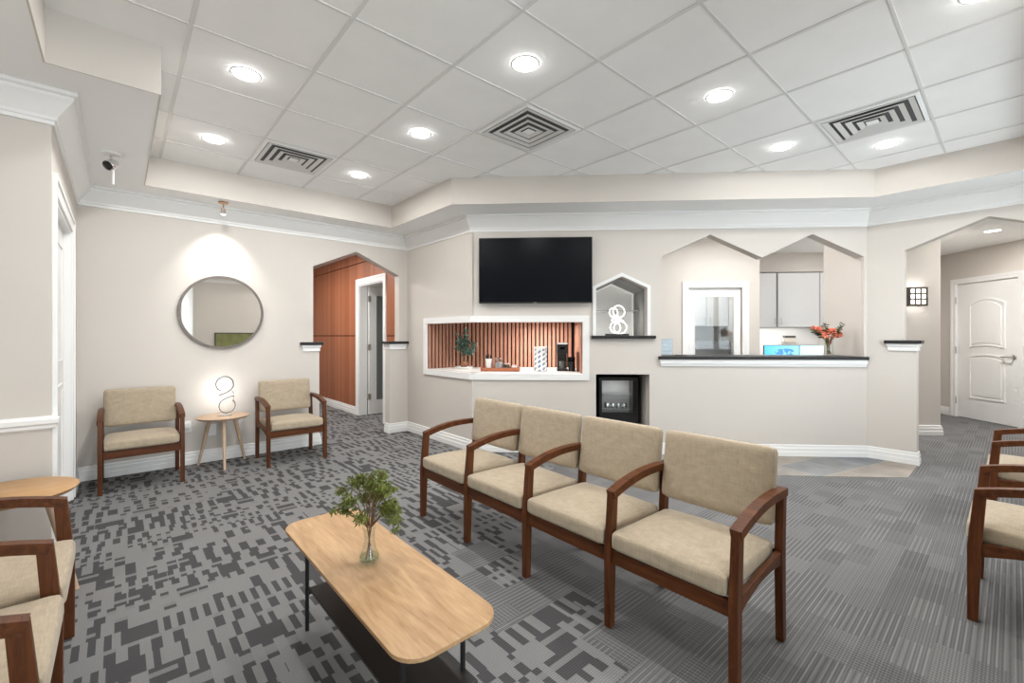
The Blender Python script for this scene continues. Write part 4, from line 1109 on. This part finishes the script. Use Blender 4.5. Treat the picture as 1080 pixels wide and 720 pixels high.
# ------------------------------------------------------------------ things in the coffee niche
NZT = NZ0
t = at(-.975, 5.76, NZT, 'potted_olive_plant', 'silver-green potted plant on a white saucer at the left of the slatted niche', 'plant')
m_ = MB(); m_.lathe([(0,0),(.10,0),(.118,.018),(.114,.024),(.098,.014),(0,.010)], 32); m_.obj('saucer', CERAMIC, t, smooth=True)
m_ = MB(); m_.lathe([(0,.011),(.034,.011),(.048,.03),(.052,.07),(.046,.088),(.040,.085),(.040,.075),(0,.075)], 28); m_.obj('pot', TERRA, t, smooth=True)
rnd = random.Random(5); st = MB(); lf = MB()
st.tube([(0,0,.07),(.008,.004,.12),(-.004,0,.20)], [.008,.007,.006], 8)
for k in range(26):
    a = rnd.uniform(0,2*pi); h = rnd.uniform(.20,.52); r = rnd.uniform(.03,.145)*(1-.5*abs(h-.30)/.25)
    tip = Vector((r*cos(a)+ (.02 if h<.4 else 0), r*sin(a), h)); b0 = Vector((0,0,.13+.07*rnd.random()))
    st.tube([b0, b0.lerp(tip,.5)+Vector((0,0,.03)), tip], [.003,.0025,.0015], 5)
    for q in range(20):
        pp = b0.lerp(tip, rnd.uniform(.45,1.05))+Vector((rnd.gauss(0,.012),rnd.gauss(0,.012),rnd.gauss(0,.015)))
        dd = Vector((rnd.gauss(0,1)+cos(a)*.6, rnd.gauss(0,1)+sin(a)*.6, rnd.gauss(.2,.7)))
        leafmesh(lf, pp, dd, (rnd.gauss(0,.6),rnd.gauss(0,.6),1), rnd.uniform(.035,.055), .026)
st.obj('trunk', STEM, t); lf.obj('leaves', EUCA, t)

t = at(-.46, 5.36, NZT, 'serving_tray', 'reddish wooden serving tray holding a cup and jars in the slatted niche', 'tray')
m_ = MB(); m_.loops([rrect(.46,.20,.03)], lambda a,b,q:(a,b,q), 0, .012); m_.obj('tray_floor', WOODTRAY, t)
m_ = MB(); m_.loops([rrect(.47,.21,.035), rrect(.452,.192,.026)], lambda a,b,q:(a,b,q), 0.0005, .045); m_.obj('tray_rim', WOODTRAY, t, bevel=.003)
TZ = NZT+.0125
t = at(-.608, 5.37, TZ, 'stirrer_cup', 'white cup full of dark stirrers on the wooden tray', 'cup')
m_ = MB(); m_.lathe([(0,0),(.030,0),(.038,.135),(.035,.135),(.028,.006),(0,.006)], 28); m_.obj('cup_body', CERAMIC, t, smooth=True)
rnd = random.Random(2)
for k in range(8):
    a = rnd.uniform(0,2*pi); m_ = MB(); m_.tube([(.012*cos(a),.012*sin(a),.01),(.034*cos(a+.3),.030*sin(a+.3),.165+rnd.uniform(0,.025))], [.0035,.006], 6); m_.obj('stirrer', BLACK, t)
def jar(X, Y, r, h, fill, lb, lidm, cat='jar'):
    t = at(X, Y, TZ, 'storage_jar', lb, cat, 'jars on the wooden tray')
    m_ = MB(); m_.lathe([(0,0),(r,0),(r,h*.82),(r*.9,h*.88),(r*.86,h*.88),(r*.94,h*.80),(r*.94,.004),(0,.004)], 28); m_.obj('glass_body', GLASS, t, smooth=True)
    m_ = MB(); m_.lathe([(0,.0045),(r*.92,.0045),(r*.92,h*fill[1]),(0,h*fill[1]+.004)], 24); m_.obj('contents', fill[0], t, smooth=True)
    m_ = MB(); m_.lathe([(0,h*.882),(r*.95,h*.882),(r*.97,h*.97),(r*.3,h),(0,h)], 28); m_.obj('lid', lidm, t, smooth=True)
jar(-.484, 5.38, .048, .15, (mat('grey sachets', (.42,.42,.43), rough=.6, noise=((50,50,50), .5)), .6), 'tall clear glass jar with a metal lid on the wooden tray', STEEL)
jar(-.392, 5.36, .040, .085, (GRAIN, .7), 'short glass jar with dark contents on the wooden tray', STEEL)
t = at(-.295, 5.36, TZ, 'sugar_bowl', 'small white bowl with packets at the end of the wooden tray', 'bowl')
m_ = MB(); m_.lathe([(0,0),(.022,0),(.038,.04),(.035,.04),(.020,.005),(0,.005)], 24); m_.obj('bowl_body', CERAMIC, t, smooth=True)
for k in range(5):
    m_ = MB(); m_.box(-.026+.012*k,-.022+.012*k,-.018,.018,.012,.062); m_.obj('packet', PLASTIC, t)
# patterned canister
def pattern_mat():
    m = mat('leaf patterned paper', (.8,.8,.8), rough=.5); N = NT(m); b = m.node_tree.nodes['Principled BSDF']
    tc = N.n('TexCoord'); sp = N.n('SeparateXYZ'); N.L.new(tc.outputs['Object'], sp.inputs[0])
    ang = N.math('ARCTAN2', sp.outputs[1], sp.outputs[0])
    uu = N.math('MULTIPLY', ang, 9/(2*pi)); vv = N.math('MULTIPLY', sp.outputs[2], 1/.058)
    odd = N.math('MULTIPLY', N.math('FLOORED_MODULO', N.math('FLOOR', uu), 2.), .5)
    fu = N.math('SUBTRACT', N.math('FRACT', uu), .5); fv = N.math('SUBTRACT', N.math('FRACT', N.math('ADD', vv, odd)), .5)
    p = N.math('ADD', fu, fv); q = N.math('MULTIPLY', N.math('SUBTRACT', fu, fv), 1.9)
    d = N.math('ADD', N.math('MULTIPLY', p, p), N.math('MULTIPLY', q, q))
    f = N.math('LESS_THAN', d, .34)
    r = N.rnd(N.xyz(N.math('FLOOR', uu), N.math('FLOOR', vv), 2.0))
    c = N.mix(r, (.10,.24,.33,1), (.28,.27,.42,1))
    N.L.new(N.mix(f, (.82,.83,.82,1), c), b.inputs['Base Color']); return m
t = at(.02, 5.42, NZT, 'patterned_canister', 'tall white canister with a blue and grey leaf pattern in the slatted niche', 'canister')
m_ = MB(); m_.lathe([(0,0),(.078,0),(.080,.004),(.080,.262),(.078,.266),(0,.266)], 40); m_.obj('body', pattern_mat(), t, smooth=True)
m_ = MB(); m_.lathe([(0,.2665),(.081,.2665),(.081,.288),(.076,.294),(0,.294)], 40); m_.obj('lid', CERAMIC, t, smooth=True)
# coffee maker
t = at(.285, 5.46, NZT, 'coffee_maker', 'tall black coffee maker with a silver top at the right of the slatted niche', 'coffee maker')
m_ = MB(); m_.box(-.065,.065,-.09,.10,0,.03); m_.box(-.06,.06,.02,.10,.03,.32); m_.box(-.065,.065,-.085,.10,.21,.32); m_.obj('body', BLACK, t, bevel=.008)
m_ = MB(); m_.box(-.067,.067,-.087,.102,.3205,.345); m_.obj('top_lid', STEEL, t, bevel=.008)
m_ = MB(); m_.lathe([(0,.0305),(.035,.0305),(.042,.11),(.038,.115),(0,.115)], 20, (0,-.035,0)); m_.obj('mug', DGREY, t, smooth=True)
m_ = MB(); m_.box(-.03,.03,-.0865,-.085,.26,.29); m_.obj('display', SCREEN, t)
t = at(.397, 5.40, NZT, 'coffee_grinder', 'small black coffee grinder in front of the coffee maker, beside the niche end', 'grinder')
m_ = MB(); m_.lathe([(0,0),(.042,0),(.042,.012),(.038,.10),(.040,.11)], 24); m_.obj('body', BLACK, t, smooth=True)
m_ = MB(); m_.lathe([(0,.1105),(.040,.1105),(.040,.165),(.036,.17),(0,.17)], 24); m_.obj('hopper', SCREEN, t, smooth=True)
t = MB(); t.box(-.006,.006,-.10,.10,0,.23)
tag(t.obj('serving_board', mat('dark red wood', (.13,.035,.022), rough=.5), loc=(*F(.466,5.40),NZT), rz=-pi/4, bevel=.004), 'dark red wooden board standing against the right end of the slatted niche', 'board')

# ------------------------------------------------------------------ added fill light, world, camera
add_area('added_daylight', (4.35, VB-.45, 1.6), 2.9, 56, (.91,.955,1.0), rot=(radians(90),0,0), shape='RECTANGLE', sy=1.6)  # added light outside the invented back wall opening
add_area('added_daylight', (.22, VV-.35, 1.3), 1.9, 130, (.90,.95,1.0), rot=(radians(90),0,0), shape='RECTANGLE', sy=2.2)  # added light outside the invented vestibule opening
w = bpy.data.worlds.new('world'); SC.world = w; w.use_nodes = True
w.node_tree.nodes['Background'].inputs[0].default_value = (.75,.85,1,1); w.node_tree.nodes['Background'].inputs[1].default_value = 1.0

cam = bpy.data.cameras.new('camera'); co = bpy.data.objects.new('camera', cam); COL.objects.link(co)
co.location = (0,0,1.31); co.rotation_euler = (pi/2, 0, -radians(45-3.45))
cam.sensor_width = 36; cam.lens = 468.5*36/1080; cam.shift_y = -6/1080; cam.clip_start = .05; cam.clip_end = 60
SC.camera = co
vs = SC.view_settings
vs.view_transform = 'Standard'; vs.look = 'None'; vs.gamma = 1; vs.use_curve_mapping = False
vs.exposure = 0.64
SC.cycles.max_bounces = 10; SC.cycles.diffuse_bounces = 6; SC.cycles.glossy_bounces = 4; SC.cycles.transparent_max_bounces = 12
SC.cycles.sample_clamp_indirect = 6; SC.cycles.caustics_reflective = False; SC.cycles.caustics_refractive = False
SC.cycles.sample_clamp_direct = 4
SC.cycles.use_denoising = True
